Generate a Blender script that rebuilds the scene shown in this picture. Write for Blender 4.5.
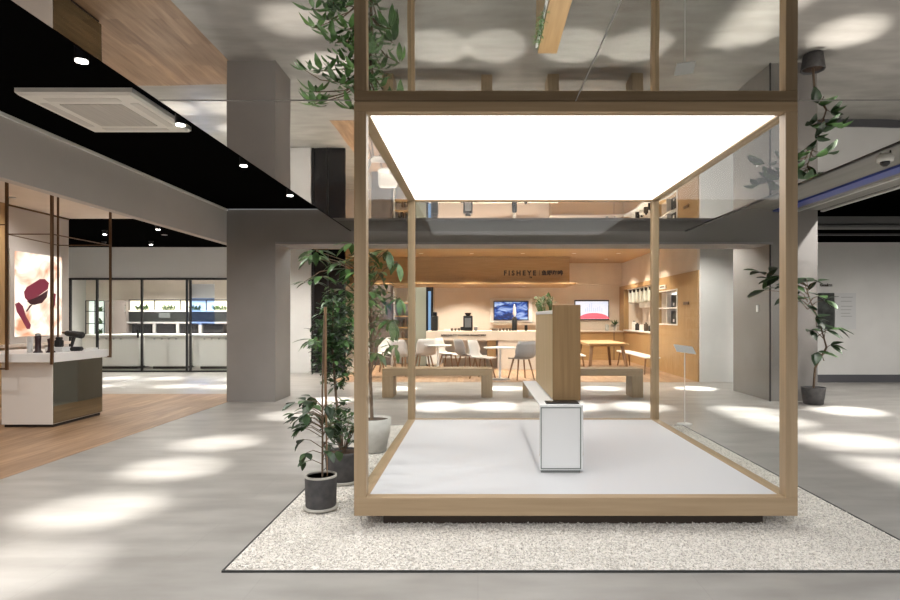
import bpy, math, random
import numpy as np
from mathutils import Vector, Matrix
random.seed(7); np.random.seed(7)
S = bpy.context.scene
COL = S.collection
for o in list(bpy.data.objects): bpy.data.objects.remove(o)

# ------------------------------------------------------------------ camera
HC = 1.445
cam = bpy.data.objects.new('camera', bpy.data.cameras.new('camera'))
COL.objects.link(cam); S.camera = cam
cam.location = (0, 0, HC); cam.rotation_euler = (math.pi/2, 0, 0)
cam.data.lens = 24.0; cam.data.sensor_width = 36.0
cam.data.shift_x = -28/900; cam.data.shift_y = 17/900
cam.data.clip_end = 100
# ------------------------------------------------------------------ world, exposure
W = bpy.data.worlds.new('world'); S.world = W; W.use_nodes = True
_bg = W.node_tree.nodes['Background']; _bg.inputs[1].default_value = 1.0
_tc = W.node_tree.nodes.new('ShaderNodeTexCoord'); _sp = W.node_tree.nodes.new('ShaderNodeSeparateXYZ'); _cr = W.node_tree.nodes.new('ShaderNodeValToRGB')
_cr.color_ramp.elements[0].position = .0; _cr.color_ramp.elements[0].color = (.05, .05, .05, 1)
_cr.color_ramp.elements[1].position = .85; _cr.color_ramp.elements[1].color = (1.8, 1.82, 1.86, 1)   # overcast: brighter overhead
W.node_tree.links.new(_tc.outputs['Generated'], _sp.inputs[0]); W.node_tree.links.new(_sp.outputs['Z'], _cr.inputs[0]); W.node_tree.links.new(_cr.outputs[0], _bg.inputs[0])
S.view_settings.view_transform = 'Standard'; S.view_settings.look = 'None'
S.view_settings.gamma = 1; S.view_settings.use_curve_mapping = False
S.view_settings.exposure = 0.93
PANEL_EMIT = 1.85        # lightbox ceiling of the pavilion
SPOT_W = 780            # narrow shop spots
WIDE_W = 135            # wide downlights, most added for ambient light
CAFE_W = 140             # cafe downlights

# ------------------------------------------------------------------ helpers
def P(x, y, d):
    return Vector(((x-478)*d/600, d, HC-(y-317)*d/600))

def tag(o, label=None, cat=None, group=None, kind=None):
    if label: o['label'] = label
    if cat: o['category'] = cat
    if group: o['group'] = group
    if kind: o['kind'] = kind
    return o

def thing(name, label, cat, loc=(0, 0, 0), rz=0, group=None):
    o = bpy.data.objects.new(name, None); COL.objects.link(o)
    o.location = loc; o.rotation_euler = (0, 0, rz); o.empty_display_size = .1
    return tag(o, label, cat, group)

class MB:
    def __init__(s): s.v = []; s.f = []; s.sm = []
    def add(s, vs, fs, smooth=False):
        n = len(s.v); s.v += [tuple(v) for v in vs]
        s.f += [tuple(i+n for i in f) for f in fs]; s.sm += [smooth]*len(fs)
        return s
    def box(s, x0, x1, y0, y1, z0, z1, b=0):
        if x0 > x1: x0, x1 = x1, x0
        if y0 > y1: y0, y1 = y1, y0
        if z0 > z1: z0, z1 = z1, z0
        if b <= 0:
            vs = [(x, y, z) for x in (x0, x1) for y in (y0, y1) for z in (z0, z1)]
            fs = [(0,1,3,2),(4,6,7,5),(0,4,5,1),(2,3,7,6),(0,2,6,4),(1,5,7,3)]
            return s.add(vs, fs)
        b = min(b, (x1-x0)/2.01, (y1-y0)/2.01, (z1-z0)/2.01)
        vs = []; idx = {}
        for i, x in enumerate((x0, x1)):
            for j, y in enumerate((y0, y1)):
                for k, z in enumerate((z0, z1)):
                    sx, sy, sz = (b if i == 0 else -b), (b if j == 0 else -b), (b if k == 0 else -b)
                    idx[i,j,k,0] = len(vs); vs.append((x, y+sy, z+sz))
                    idx[i,j,k,1] = len(vs); vs.append((x+sx, y, z+sz))
                    idx[i,j,k,2] = len(vs); vs.append((x+sx, y+sy, z))
        fs = []
        q = [(0,0),(0,1),(1,1),(1,0)]
        for i in (0,1): fs.append([idx[i,a,c,0] for a, c in q])
        for j in (0,1): fs.append([idx[a,j,c,1] for a, c in q])
        for k in (0,1): fs.append([idx[a,c,k,2] for a, c in q])
        for a in (0,1):
            for c in (0,1):
                fs.append([idx[a,c,0,0],idx[a,c,1,0],idx[a,c,1,1],idx[a,c,0,1]])
                fs.append([idx[a,0,c,0],idx[a,1,c,0],idx[a,1,c,2],idx[a,0,c,2]])
                fs.append([idx[0,a,c,1],idx[1,a,c,1],idx[1,a,c,2],idx[0,a,c,2]])
        for i in (0,1):
            for j in (0,1):
                for k in (0,1): fs.append([idx[i,j,k,0],idx[i,j,k,1],idx[i,j,k,2]])
        # fix winding outward
        c = Vector(((x0+x1)/2, (y0+y1)/2, (z0+z1)/2))
        out = []
        for f in fs:
            p = [Vector(vs[t]) for t in f]
            n = (p[1]-p[0]).cross(p[2]-p[0]); m = sum(p, Vector())/len(p)
            out.append(tuple(f) if n.dot(m-c) > 0 else tuple(reversed(f)))
        return s.add(vs, out)
    def tube(s, pts, rad, n=10, caps=True):
        pts = [Vector(p) for p in pts]
        if not hasattr(rad, '__len__'): rad = [rad]*len(pts)
        vs = []; fs = []
        prev = None
        for i, p in enumerate(pts):
            t = (pts[min(i+1, len(pts)-1)]-pts[max(i-1, 0)]).normalized()
            if prev is None:
                a = t.orthogonal().normalized()
            else:
                a = (prev - t*prev.dot(t)).normalized()
            prev = a; b = t.cross(a)
            for k in range(n):
                an = 2*math.pi*k/n
                vs.append(p+(a*math.cos(an)+b*math.sin(an))*rad[i])
        for i in range(len(pts)-1):
            for k in range(n):
                fs.append((i*n+k, i*n+(k+1) % n, (i+1)*n+(k+1) % n, (i+1)*n+k))
        s.add(vs, fs, True)
        if caps:
            s.add(vs[:n], [tuple(reversed(range(n)))]); s.add(vs[-n:], [tuple(range(n))])
        return s
    def lathe(s, prof, n=28, c=(0, 0)):
        vs = []; fs = []
        for r, z in prof:
            for k in range(n):
                a = 2*math.pi*k/n; vs.append((c[0]+r*math.cos(a), c[1]+r*math.sin(a), z))
        for i in range(len(prof)-1):
            for k in range(n):
                fs.append((i*n+k, i*n+(k+1) % n, (i+1)*n+(k+1) % n, (i+1)*n+k))
        s.add(vs, fs, True)
        if prof[0][0] > 1e-4: s.add(vs[:n], [tuple(reversed(range(n)))])
        if prof[-1][0] > 1e-4: s.add(vs[-n:], [tuple(range(n))])
        return s
    def leaf(s, base, d, up, L, w, droop=.18, fold=.12):
        d = Vector(d).normalized(); up = Vector(up)
        r = d.cross(up)
        if r.length < 1e-3: r = d.orthogonal()
        r.normalize(); u = r.cross(d)
        base = Vector(base); vs = [base]; sec = [(.18, .55), (.42, 1), (.68, .82), (.88, .4)]
        for t, ww in sec:
            c = base+d*L*t-u*L*droop*t*t
            vs += [c-r*w*.5*ww+u*fold*w*ww, c, c+r*w*.5*ww+u*fold*w*ww]
        vs.append(base+d*L-u*L*droop)
        fs = [(0,2,1),(0,3,2)]
        for i in range(3):
            a = 1+i*3; fs += [(a, a+1, a+4, a+3), (a+1, a+2, a+5, a+4)]
        fs += [(10, 11, 13), (11, 12, 13)]
        return s.add(vs, fs, True)
    def build(s, name, m, parent=None, off=None):
        me = bpy.data.meshes.new(name)
        v = s.v
        if off is not None: v = [(a[0]-off[0], a[1]-off[1], a[2]-off[2]) for a in v]
        me.from_pydata(v, [], s.f); me.polygons.foreach_set('use_smooth', s.sm)
        me.materials.append(m); me.update()
        o = bpy.data.objects.new(name, me); COL.objects.link(o)
        if parent: o.parent = parent
        elif off is not None: o.location = off
        return o

def bx(name, m, x0, x1, y0, y1, z0, z1, parent=None, b=0, off=None):
    return MB().box(x0, x1, y0, y1, z0, z1, b).build(name, m, parent, off)
def struct(o): return tag(o, kind='structure')
def copy_tree(o, parent=None):
    c = o.copy(); COL.objects.link(c)
    if parent: c.parent = parent
    for ch in list(o.children): copy_tree(ch, c)
    return c

def mat(name, col, rough=.6, metal=0, emit=0, ecol=None, spec=None):
    m = bpy.data.materials.new(name); m.use_nodes = True
    p = m.node_tree.nodes['Principled BSDF']
    p.inputs['Base Color'].default_value = (*col, 1); p.inputs['Roughness'].default_value = rough
    p.inputs['Metallic'].default_value = metal
    if spec is not None: p.inputs['Specular IOR Level'].default_value = spec
    if emit:
        p.inputs['Emission Color'].default_value = (*(ecol or col), 1)
        p.inputs['Emission Strength'].default_value = emit
    return m
def nodes(m): return m.node_tree.nodes, m.node_tree.links, m.node_tree.nodes['Principled BSDF']
def noisy(name, c0, c1, rough=.6, scale=(3, 3, 3), nscale=1.0, bump=0, metal=0, lo=.35, hi=.65, detail=6, spec=None):
    m = mat(name, c0, rough, metal, spec=spec); N, L, p = nodes(m)
    tc = N.new('ShaderNodeTexCoord'); mp = N.new('ShaderNodeMapping'); mp.inputs['Scale'].default_value = scale
    nz = N.new('ShaderNodeTexNoise'); nz.inputs['Scale'].default_value = nscale; nz.inputs['Detail'].default_value = detail
    r = N.new('ShaderNodeValToRGB'); r.color_ramp.elements[0].color = (*c0, 1); r.color_ramp.elements[1].color = (*c1, 1)
    r.color_ramp.elements[0].position = lo; r.color_ramp.elements[1].position = hi
    L.new(tc.outputs['Object'], mp.inputs['Vector']); L.new(mp.outputs[0], nz.inputs['Vector'])
    L.new(nz.outputs['Fac'], r.inputs[0]); L.new(r.outputs[0], p.inputs['Base Color'])
    if bump:
        b = N.new('ShaderNodeBump'); b.inputs['Strength'].default_value = bump; b.inputs['Distance'].default_value = .01
        L.new(nz.outputs['Fac'], b.inputs['Height']); L.new(b.outputs[0], p.inputs['Normal'])
    return m
def wood(name, c0, c1, axis=2, rough=.5):
    sc = [34, 34, 34]; sc[axis] = 1.6
    return noisy(name, c0, c1, rough, sc, 1.0, .08, lo=.3, hi=.7)
def sc(r, g, b):  # sRGB 0..255 -> linear
    f = lambda v: ((v/255+.055)/1.055)**2.4 if v > 10 else v/255/12.92
    return (f(r), f(g), f(b))

# ------------------------------------------------------------------ materials
OAK0, OAK1 = (.32, .225, .128), (.395, .285, .172)
oak_x = wood('oak grain along x', OAK0, OAK1, 0); oak_y = wood('oak grain along y', OAK0, OAK1, 1); oak_z = wood('oak grain upright', OAK0, OAK1, 2)
HON0, HON1 = (.36, .225, .10), (.45, .295, .14)
hon_x = wood('honey oak along x', HON0, HON1, 0); hon_y = wood('honey oak along y', HON0, HON1, 1); hon_z = wood('honey oak upright', HON0, HON1, 2)
dark_wood = wood('dark stained wood', (.045, .032, .022), (.07, .05, .034), 0)
leg_wood = wood('beech leg', (.22, .125, .065), (.30, .18, .10), 2)
white = mat('white lacquer', (.80, .80, .79), .35)
white_wall = noisy('white plaster', (.66, .65, .63), (.70, .69, .67), .85, (1, 1, 1), 2)
cream = noisy('cream plaster', (.70, .62, .54), (.75, .67, .59), .85, (1, 1, 1), 2)
grey_col = noisy('grey cement render', (.235, .217, .203), (.262, .243, .228), .8, (1, 1, 1), 1.2)
bulk_mat = noisy('warm grey plaster', (.52, .485, .455), (.56, .52, .49), .85, (1, 1, 1), 1.0)
black_ceil = mat('black paint ceiling', (.003, .003, .003), .9, spec=0)
black = mat('black satin metal', (.012, .012, .013), .35)
black_gloss = mat('black glass', (.01, .01, .012), .08)
bronze = mat('bronze metal', (.16, .10, .06), .35, .8)
steel = mat('brushed steel', (.45, .45, .45), .3, 1)
grey_ceil = noisy('grey metal ceiling', (.17, .168, .155), (.26, .25, .225), .5, (6, .4, 1), 1, lo=.3, hi=.7)
pot_dark = noisy('charcoal clay', (.055, .053, .055), (.085, .08, .08), .8, (8, 8, 8), 2, .2)
pot_white = noisy('off white clay', (.52, .50, .46), (.60, .58, .54), .75, (6, 6, 6), 2)
soil = noisy('potting soil', (.03, .018, .01), (.09, .05, .03), .95, (30, 30, 30), 2, .8)
saucer = mat('pale saucer', (.45, .43, .38), .7)
bark = noisy('bark', (.10, .065, .04), (.19, .13, .085), .85, (20, 20, 6), 2, .3)
def leafmat(name, a, b):
    m = noisy(name, a, b, .42, (5, 5, 5), 2); N, L, p = nodes(m)
    p.inputs['Subsurface Weight'].default_value = 0
    return m
leaf_dark = leafmat('deep green leaf', (.010, .026, .008), (.026, .058, .017))
leaf_mid = leafmat('mid green leaf', (.028, .07, .018), (.07, .145, .04))
leaf_lite = leafmat('fresh green leaf', (.05, .12, .03), (.13, .24, .07))
lamp_face = mat('lamp face', (1, 1, 1), .5, emit=14, ecol=(1, .95, .88))
lamp_warm = mat('warm lamp face', (1, 1, 1), .5, emit=9, ecol=(1, .85, .65))

# polished-cement floor
floor_m = noisy('grey cement tile', (.275, .26, .238), (.365, .348, .322), .34, (.8, 2.4, 1), 1.7, .02)
N, L, p = nodes(floor_m)
tc = N.new('ShaderNodeTexCoord'); br = N.new('ShaderNodeTexBrick')
br.inputs['Scale'].default_value = 1; br.inputs['Brick Width'].default_value = 1.2; br.inputs['Row Height'].default_value = .6
br.inputs['Mortar Size'].default_value = .0015; br.inputs['Color1'].default_value = (1, 1, 1, 1); br.inputs['Color2'].default_value = (.94, .94, .94, 1)
br.inputs['Mortar'].default_value = (.8, .8, .8, 1); br.offset = .5
mx = N.new('ShaderNodeMix'); mx.data_type = 'RGBA'; mx.blend_type = 'MULTIPLY'; mx.inputs['Factor'].default_value = 1
src = p.inputs['Base Color'].links[0].from_socket
L.new(tc.outputs['Object'], br.inputs['Vector']); L.new(src, mx.inputs['A']); L.new(br.outputs['Color'], mx.inputs['B']); L.new(mx.outputs['Result'], p.inputs['Base Color'])
# plank floor
def planks(name, c0, c1, rough=.45):
    m = noisy(name, c0, c1, rough, (14, 1.2, 1), 1.2, .03); N, L, p = nodes(m)
    tc = N.new('ShaderNodeTexCoord'); mp = N.new('ShaderNodeMapping'); mp.inputs['Rotation'].default_value = (0, 0, math.pi/2)
    br = N.new('ShaderNodeTexBrick'); br.inputs['Scale'].default_value = 1; br.inputs['Brick Width'].default_value = 1.6; br.inputs['Row Height'].default_value = .16
    br.inputs['Mortar Size'].default_value = .001; br.inputs['Color1'].default_value = (1, 1, 1, 1); br.inputs['Color2'].default_value = (.72, .70, .68, 1); br.inputs['Mortar'].default_value = (.5, .45, .4, 1)
    mx = N.new('ShaderNodeMix'); mx.data_type = 'RGBA'; mx.blend_type = 'MULTIPLY'; mx.inputs['Factor'].default_value = 1
    src = p.inputs['Base Color'].links[0].from_socket
    L.new(tc.outputs['Object'], mp.inputs[0]); L.new(mp.outputs[0], br.inputs['Vector']); L.new(src, mx.inputs['A']); L.new(br.outputs['Color'], mx.inputs['B']); L.new(mx.outputs['Result'], p.inputs['Base Color'])
    return m
plank_m = planks('oak plank floor', (.30, .18, .10), (.44, .28, .165))
# mirror stretch ceiling
mirror = mat('mirror film', (.47, .455, .43), .012, 1); N, L, p = nodes(mirror)
tc = N.new('ShaderNodeTexCoord'); nz = N.new('ShaderNodeTexNoise'); nz.inputs['Scale'].default_value = .9; nz.inputs['Detail'].default_value = 1
b = N.new('ShaderNodeBump'); b.inputs['Strength'].default_value = .12; b.inputs['Distance'].default_value = .02
L.new(tc.outputs['Object'], nz.inputs['Vector']); L.new(nz.outputs['Fac'], b.inputs['Height']); L.new(b.outputs[0], p.inputs['Normal'])
smoked = mat('bronze mirror', (.36, .37, .31), .04, 1)
# clear glass panes
glass = bpy.data.materials.new('clear glass'); glass.use_nodes = True
N = glass.node_tree.nodes; L = glass.node_tree.links; N.remove(N['Principled BSDF'])
tr = N.new('ShaderNodeBsdfTransparent'); tr.inputs[0].default_value = (.975, .985, .98, 1)
gl = N.new('ShaderNodeBsdfGlossy'); gl.inputs['Roughness'].default_value = .0; lw = N.new('ShaderNodeLayerWeight'); lw.inputs[0].default_value = .5
pw = N.new('ShaderNodeMath'); pw.operation = 'POWER'; pw.inputs[1].default_value = 4
fr = N.new('ShaderNodeMath'); fr.operation = 'MULTIPLY_ADD'; fr.inputs[1].default_value = .05; fr.inputs[2].default_value = .015
L.new(lw.outputs['Facing'], pw.inputs[0]); L.new(pw.outputs[0], fr.inputs[0])
ms = N.new('ShaderNodeMixShader'); L.new(fr.outputs[0], ms.inputs[0]); L.new(tr.outputs[0], ms.inputs[1]); L.new(gl.outputs[0], ms.inputs[2])
L.new(ms.outputs[0], N['Material Output'].inputs['Surface'])
tint = glass.copy(); tint.name = 'blue reflection film'
for n in tint.node_tree.nodes:
    if n.type == 'BSDF_TRANSPARENT': n.inputs[0].default_value = (.55, .68, .95, 1)

ORD = ['leftmost', 'second from left', 'third from left', 'fourth from left', 'fifth from left', 'sixth from left', 'seventh from left', 'eighth from left', 'rightmost']
# ------------------------------------------------------------------ lights
def spot(loc, tgt, power, ang, blend=.9, col=(1, .975, .94), size=.03, parent=None):
    l = bpy.data.lights.new('spot_light', 'SPOT'); l.energy = power; l.spot_size = math.radians(ang); l.spot_blend = blend
    l.color = col; l.shadow_soft_size = size
    o = bpy.data.objects.new('spot_light', l); COL.objects.link(o); o.location = loc
    o.rotation_euler = (Vector(tgt)-Vector(loc)).to_track_quat('-Z', 'Y').to_euler()
    if parent: o.parent = parent; o.location = Vector(loc)-parent.location
    return o

# ================================================================== STRUCTURE
H = 2.904; HB = 3.28
X0, X1 = -4.28, -2.15      # black ceiling strip on the left
XR = 3.52                  # right edge of the mirror ceiling
struct(bx('floor', floor_m, -13, 13, -2.5, 21.6, -.06, 0))
struct(bx('floor_shop', plank_m, -9, -4.25, -2.5, 11.26, 0, .003))
struct(bx('floor_cafe', plank_m, -3.3, 5.5, 13.3, 20.8, 0, .003))
struct(bx('ceiling', mirror, X1, XR, 1.6, 10.2, H, H+.04))
struct(bx('trim_1', black_ceil, X1-.02, X1, 1.6, 10.2, H, HB))
struct(bx('trim_2', black, XR, XR+.03, 1.6, 10.2, H-.012, HB))
struct(bx('ceiling_shop_black', black_ceil, X0, X1-.02, 1.6, 10.2, HB, HB+.05))
m = MB(); m.box(-13, 5.0, 11.2, 15.76, HB, HB+.05); m.box(-3.45, 5.0, 11.0, 11.2, HB, HB+.05)
m.box(-4.28, -3.45, 11.0, 11.2, HB, HB+.05)
struct(m.build('ceiling_passage_black', black_ceil))
struct(bx('ceiling_shop_cream', cream, -9, X0-.12, 1.6, 11.2, HB, HB+.05))
struct(bx('wall_bulkhead_left', bulk_mat, X0-.12, X0, 1.6, 11.2, 2.70, HB))
struct(bx('trim_3', mat('pale edge trim', (.7, .68, .65), .5), X0, X0+.025, 1.6, 10.2, HB-.03, HB))
struct(bx('wall_column_left', grey_col, -4.28, -3.45, 10.22, 11.03, 0, HB))
struct(bx('wall_column_right', grey_col, 5.02, 5.83, 10.3, 11.8, 0, HB))
struct(bx('wall_beam', grey_col, -3.45, 5.02, 10.22, 11.0, 2.695, HB))
struct(bx('trim_4', mat('pale grey edge', (.30, .28, .27), .6), -3.45, 5.02, 10.20, 10.22, 2.68, 2.72))
# beam shade lip over the cafe opening, white walls of passage
struct(bx('wall_passage_left', white_wall, -5.3, -4.32, 15.5, 15.7, 0, HB))
struct(bx('wall_cafe_left', cream, -5.3, -5.2, 15.7, 20.8, 0, HB))
struct(bx('wall_right', white_wall, 4.92, 13, 13.3, 13.45, 0, 3.1))
struct(bx('wall_right_upper', white_wall, 4.92, 5.85, 13.3, 13.45, 3.1, HB))
struct(bx('baseboard_right', mat('dark grey skirting', (.09, .09, .10), .4), 5.9, 13, 13.26, 13.3, 0, .17))
struct(bx('ceiling_right_grey', grey_ceil, XR+.03, 5.06, 1.6, 10.3, HB, HB+.05))
struct(bx('trim_5', mat('blue track', (.03, .06, .32), .35), 5.06, 5.28, 1.6, 10.3, HB-.03, HB+.05))
struct(bx('trim_6', grey_ceil, 5.28, 5.9, 1.6, 10.3, HB, HB+.05))
m = MB(); m.box(5.45, 5.50, 1.6, 10.3, HB-.03, HB); m.box(5.88, 5.93, 1.6, 10.3, HB-.03, HB)
struct(m.build('trim_7', mat('pale rail', (.55, .55, .54), .4)))
m = MB(); m.box(5.93, 13, 1.6, 13.45, 4.0, 4.05); m.box(5.86, 5.93, 1.6, 13.45, HB, 4.0); m.box(5.93, 13, 13.35, 13.45, 3.1, 4.0)
m.box(5.0, 5.93, 10.3, 13.45, HB, HB+.05)
struct(m.build('ceiling_right_black', black_ceil))
m = MB(); m.box(5.95, 13, 11.9, 12.2, 3.30, 3.44); m.box(5.95, 13, 11.9, 12.2, 3.22, 3.27)
struct(m.build('trim_8', mat('grey duct', (.12, .12, .118), .6)))
struct(bx('trim_9', mat('grey duct low', (.05, .05, .05), .5), 5.95, 13, 12.6, 12.75, 3.17, 3.2))
struct(bx('trim_10', black, 4.995, 5.018, 10.275, 10.3, 0, HB))
struct(bx('wall_far_right', white_wall, 13, 13.1, -2.5, 13.45, 0, 4.05))
struct(bx('wall_far_left', white_wall, -13.1, -13, 11.2, 20, 0, HB))
# left shop wall
struct(bx('wall_left', bulk_mat, -7.8, -7.64, 9.74, 11.2, 0, HB))
struct(bx('wall_left_wood', hon_z, -7.8, -7.62, -2.5, 9.74, 0, HB))
struct(bx('trim_11', bronze, -7.64, -7.625, 9.74, 11.2, HB-.03, HB))
struct(bx('wall_left_return', cream, -13, -7.8, 11.1, 11.2, 0, HB))
# seams of mirror ceiling
m = MB(); m.box(X1, -.85, 4.035, 4.045, H-.003, H); m.box(2.17, XR, 4.035, 4.045, H-.003, H); m.box(.656, .662, 1.6, 4.05, H-.003, H)
struct(m.build('trim_12', mat('seam strip', (.25, .24, .23), .5)))

# cafe shell
struct(bx('ceiling_cafe', hon_x, -5.2, 5.0, 15.3, 20.8, HB, HB+.05))
struct(bx('wall_cafe_back', cream, -5.2, 5.6, 20.75, 20.9, 0, HB))
struct(bx('wall_cafe_back_upper', cream, -5.2, 4.9, 20.45, 20.75, 2.56, HB))
# right cafe wall: cream above wood panelling with two openings
struct(bx('wall_cafe_right_upper', cream, 4.92, 5.05, 13.45, 20.75, 2.47, HB))
m = MB(); xw0, xw1 = 4.89, 5.05
for (y0, y1, z0, z1) in ((13.34, 14.74, 0, 2.49), (14.74, 16.5, 0, 1.27), (14.74, 16.5, 2.11, 2.49), (16.5, 16.9, 0, 2.49), (16.9, 20.1, 0, .98), (16.9, 20.1, 2.36, 2.49), (20.1, 20.75, 0, 2.49)):
    m.box(xw0, xw1, y0, y1, z0, z1)
struct(m.build('wall_cafe_right', hon_z))
m = MB(); m.box(5.5, 5.56, 14.6, 20.75, .9, 2.6); m.box(5.05, 5.5, 14.68, 14.74, .9, 2.6); m.box(5.05, 5.5, 16.5, 16.56, .9, 2.6); m.box(5.05, 5.5, 16.84, 16.9, .9, 2.6); m.box(5.05, 5.5, 14.7, 20.7, 2.5, 2.56); m.box(5.05, 5.5, 14.74, 16.5, 1.24, 1.27); m.box(5.05, 5.5, 20.1, 20.15, .9, 2.5)
struct(m.build('wall_niche', cream))

# kitchen shell
struct(bx('wall_kitchen_soffit', mat('bright white paint', (.85, .85, .85), .8), -13, -5.3, 15.76, 15.9, 2.46, HB))
struct(bx('wall_kitchen_back', cream, -13, -5.2, 19.9, 20.0, 0, 3.0))
struct(bx('ceiling_kitchen', white_wall, -13, -5.3, 15.9, 19.9, 2.75, 2.8))
struct(bx('wall_kitchen_right', white_wall, -5.4, -5.3, 15.9, 19.9, 0, 2.8))

# ================================================================== PAVILION (glass display box)
pav = thing('display_pavilion', 'large open oak framed glass cube with glowing white ceiling on the gravel bed', 'display booth', (.662, 5.6, 0))
ox = (.662, 5.6, 0)
bx0, bx1, by0, by1 = -.838, 2.162, 4.054, 7.25
t = .09; zb = .10; zt = H-.001; zf = .223
for (x, y) in ((bx0, by0), (bx1-t, by0), (bx0, by1-t), (bx1-t, by1-t)):
    bx('post', oak_z, x+(.008 if x > 0 else 0), x+t-(.008 if x < 0 else 0), y, y+t, zf, zt-.07, pav, .003, ox)
bx('top_beam', oak_x, bx0, bx1, by0, by0+t, zt-.07, zt, pav, .003, ox)
bx('top_beam', oak_x, bx0, bx1, by1-t, by1, zt-.07, zt, pav, .003, ox)
bx('top_beam', oak_y, bx0, bx0+t, by0+t, by1-t, zt-.07, zt, pav, .003, ox)
bx('top_beam', oak_y, bx1-t, bx1, by0+t, by1-t, zt-.07, zt, pav, .003, ox)
bx('bottom_beam', oak_x, bx0, bx1, by0, by0+t, zb, zf, pav, .003, ox)
bx('bottom_beam', oak_x, bx0, bx1, by1-t, by1, zb, zf, pav, .003, ox)
bx('bottom_beam', oak_y, bx0, bx0+t, by0+t, by1-t, zb, zf, pav, .003, ox)
bx('bottom_beam', oak_y, bx1-t, bx1, by0+t, by1-t, zb, zf, pav, .003, ox)
tag(bx('platform', mat('white platform', (.60, .60, .61), .4), bx0+t, bx1-t, by0+t, by1-t, zb, zf-.004, pav, 0, ox), 'white platform floor')
bx('light_panel', mat('light panel', (1, 1, 1), .5, emit=PANEL_EMIT), bx0+t, bx1-t, by0+t, by1-t, zt-.055, zt-.02, pav, 0, ox)
tag(bx('base', dark_wood, bx0+.18, bx1-.18, by0+.12, by1-.15, 0.0, zb, pav, 0, ox), 'dark recessed base')
for (x, n) in ((bx0+t/2, 0), (bx1-t/2, 1)):
    bx('glass_pane', glass, x-.004, x+.004, by0+t, by1-t, zf, zt-.07, pav, 0, ox)
bx('glass_pane', glass, bx0+t, bx1-t, by1-t/2-.004, by1-t/2+.004, zf, zt-.07, pav, 0, ox)

# ------------------------------------------------------------------ gravel bed
gx0, gx1, gy0, gy1 = -1.45, 2.72, 3.39, 7.97
grav = noisy('white marble chips', (.42, .39, .35), (.76, .72, .66), .85, (60, 60, 60), 1.0, 1.0, lo=.38, hi=.55, detail=3)
N_CH = 46000
chip = mat('marble chip', (.64, .60, .545), .85)
N, L, p = nodes(chip)
oi = N.new('ShaderNodeTexCoord'); nz = N.new('ShaderNodeTexNoise'); nz.inputs['Scale'].default_value = 80; nz.inputs['Detail'].default_value = 1
r = N.new('ShaderNodeValToRGB'); r.color_ramp.elements[0].position = .36; r.color_ramp.elements[0].color = (.44, .41, .37, 1)
r.color_ramp.elements[1].position = .52; r.color_ramp.elements[1].color = (.80, .76, .70, 1)
L.new(oi.outputs['Object'], nz.inputs['Vector']); L.new(nz.outputs['Fac'], r.inputs[0]); L.new(r.outputs[0], p.inputs['Base Color'])
rs = np.random.RandomState(3)
pts = []
while len(pts) < N_CH:
    x = rs.uniform(gx0+.025, gx1-.025); y = rs.uniform(gy0+.025, gy1-.025)
    if bx0+.2 < x < bx1-.2 and by0+.14 < y < by1-.17: continue
    pts.append((x, y))
pts = np.array(pts)
octa = np.array([(1,0,0),(0,1,0),(-1,0,0),(0,-1,0),(0,0,1),(0,0,-1)], float)
of = np.array([(0,1,4),(1,2,4),(2,3,4),(3,0,4),(1,0,5),(2,1,5),(3,2,5),(0,3,5)])
V = np.zeros((N_CH, 6, 3))
sz = rs.uniform(.005, .011, N_CH)
for i in range(6):
    d = octa[i]*sz[:, None]*rs.uniform(.6, 1.15, (N_CH, 3))*np.array([1, 1, .65])
    a = rs.uniform(-.004, .004, (N_CH, 3)); V[:, i] = d+a
ang = rs.uniform(0, 6.28, N_CH); c, s_ = np.cos(ang), np.sin(ang)
vx = V[..., 0]*c[:, None]-V[..., 1]*s_[:, None]; vy = V[..., 0]*s_[:, None]+V[..., 1]*c[:, None]
V[..., 0] = vx+pts[:, None, 0]; V[..., 1] = vy+pts[:, None, 1]; V[..., 2] += rs.uniform(.008, .015, N_CH)[:, None]
V[..., 2] = np.clip(V[..., 2], .001, .1)
F = (of[None]+(np.arange(N_CH)*6)[:, None, None]).reshape(-1, 3)
me = bpy.data.meshes.new('gravel')
bv = [(x, y, z) for x in (gx0+.012, gx1-.012) for y in (gy0+.012, gy1-.012) for z in (0, .009)]
bf = [(0,1,3,2),(4,6,7,5),(0,4,5,1),(2,3,7,6),(0,2,6,4),(1,5,7,3)]
nb = N_CH*6
me.from_pydata(V.reshape(-1, 3).tolist()+bv, [], F.tolist()+[tuple(i+nb for i in f) for f in bf])
me.materials.append(chip); me.materials.append(grav)
mi = np.zeros(len(me.polygons), dtype=np.int32); mi[-6:] = 1; me.polygons.foreach_set('material_index', mi); me.update()
g = bpy.data.objects.new('gravel', me); COL.objects.link(g)
tag(g, 'bed of crushed white marble gravel around and under the oak framed cube', 'gravel', kind='stuff')
e = MB(); w_ = .009; e.box(gx0, gx1, gy0, gy0+w_, 0, .012); e.box(gx0, gx1, gy1-w_, gy1, 0, .012)
e.box(gx0, gx0+w_, gy0+w_, gy1-w_, 0, .012); e.box(gx1-w_, gx1, gy0+w_, gy1-w_, 0, .012)
tag(e.build('edging_strip', mat('dark steel edging', (.03, .03, .028), .5)), 'thin dark metal strip edging the white gravel bed', 'edging')

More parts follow.
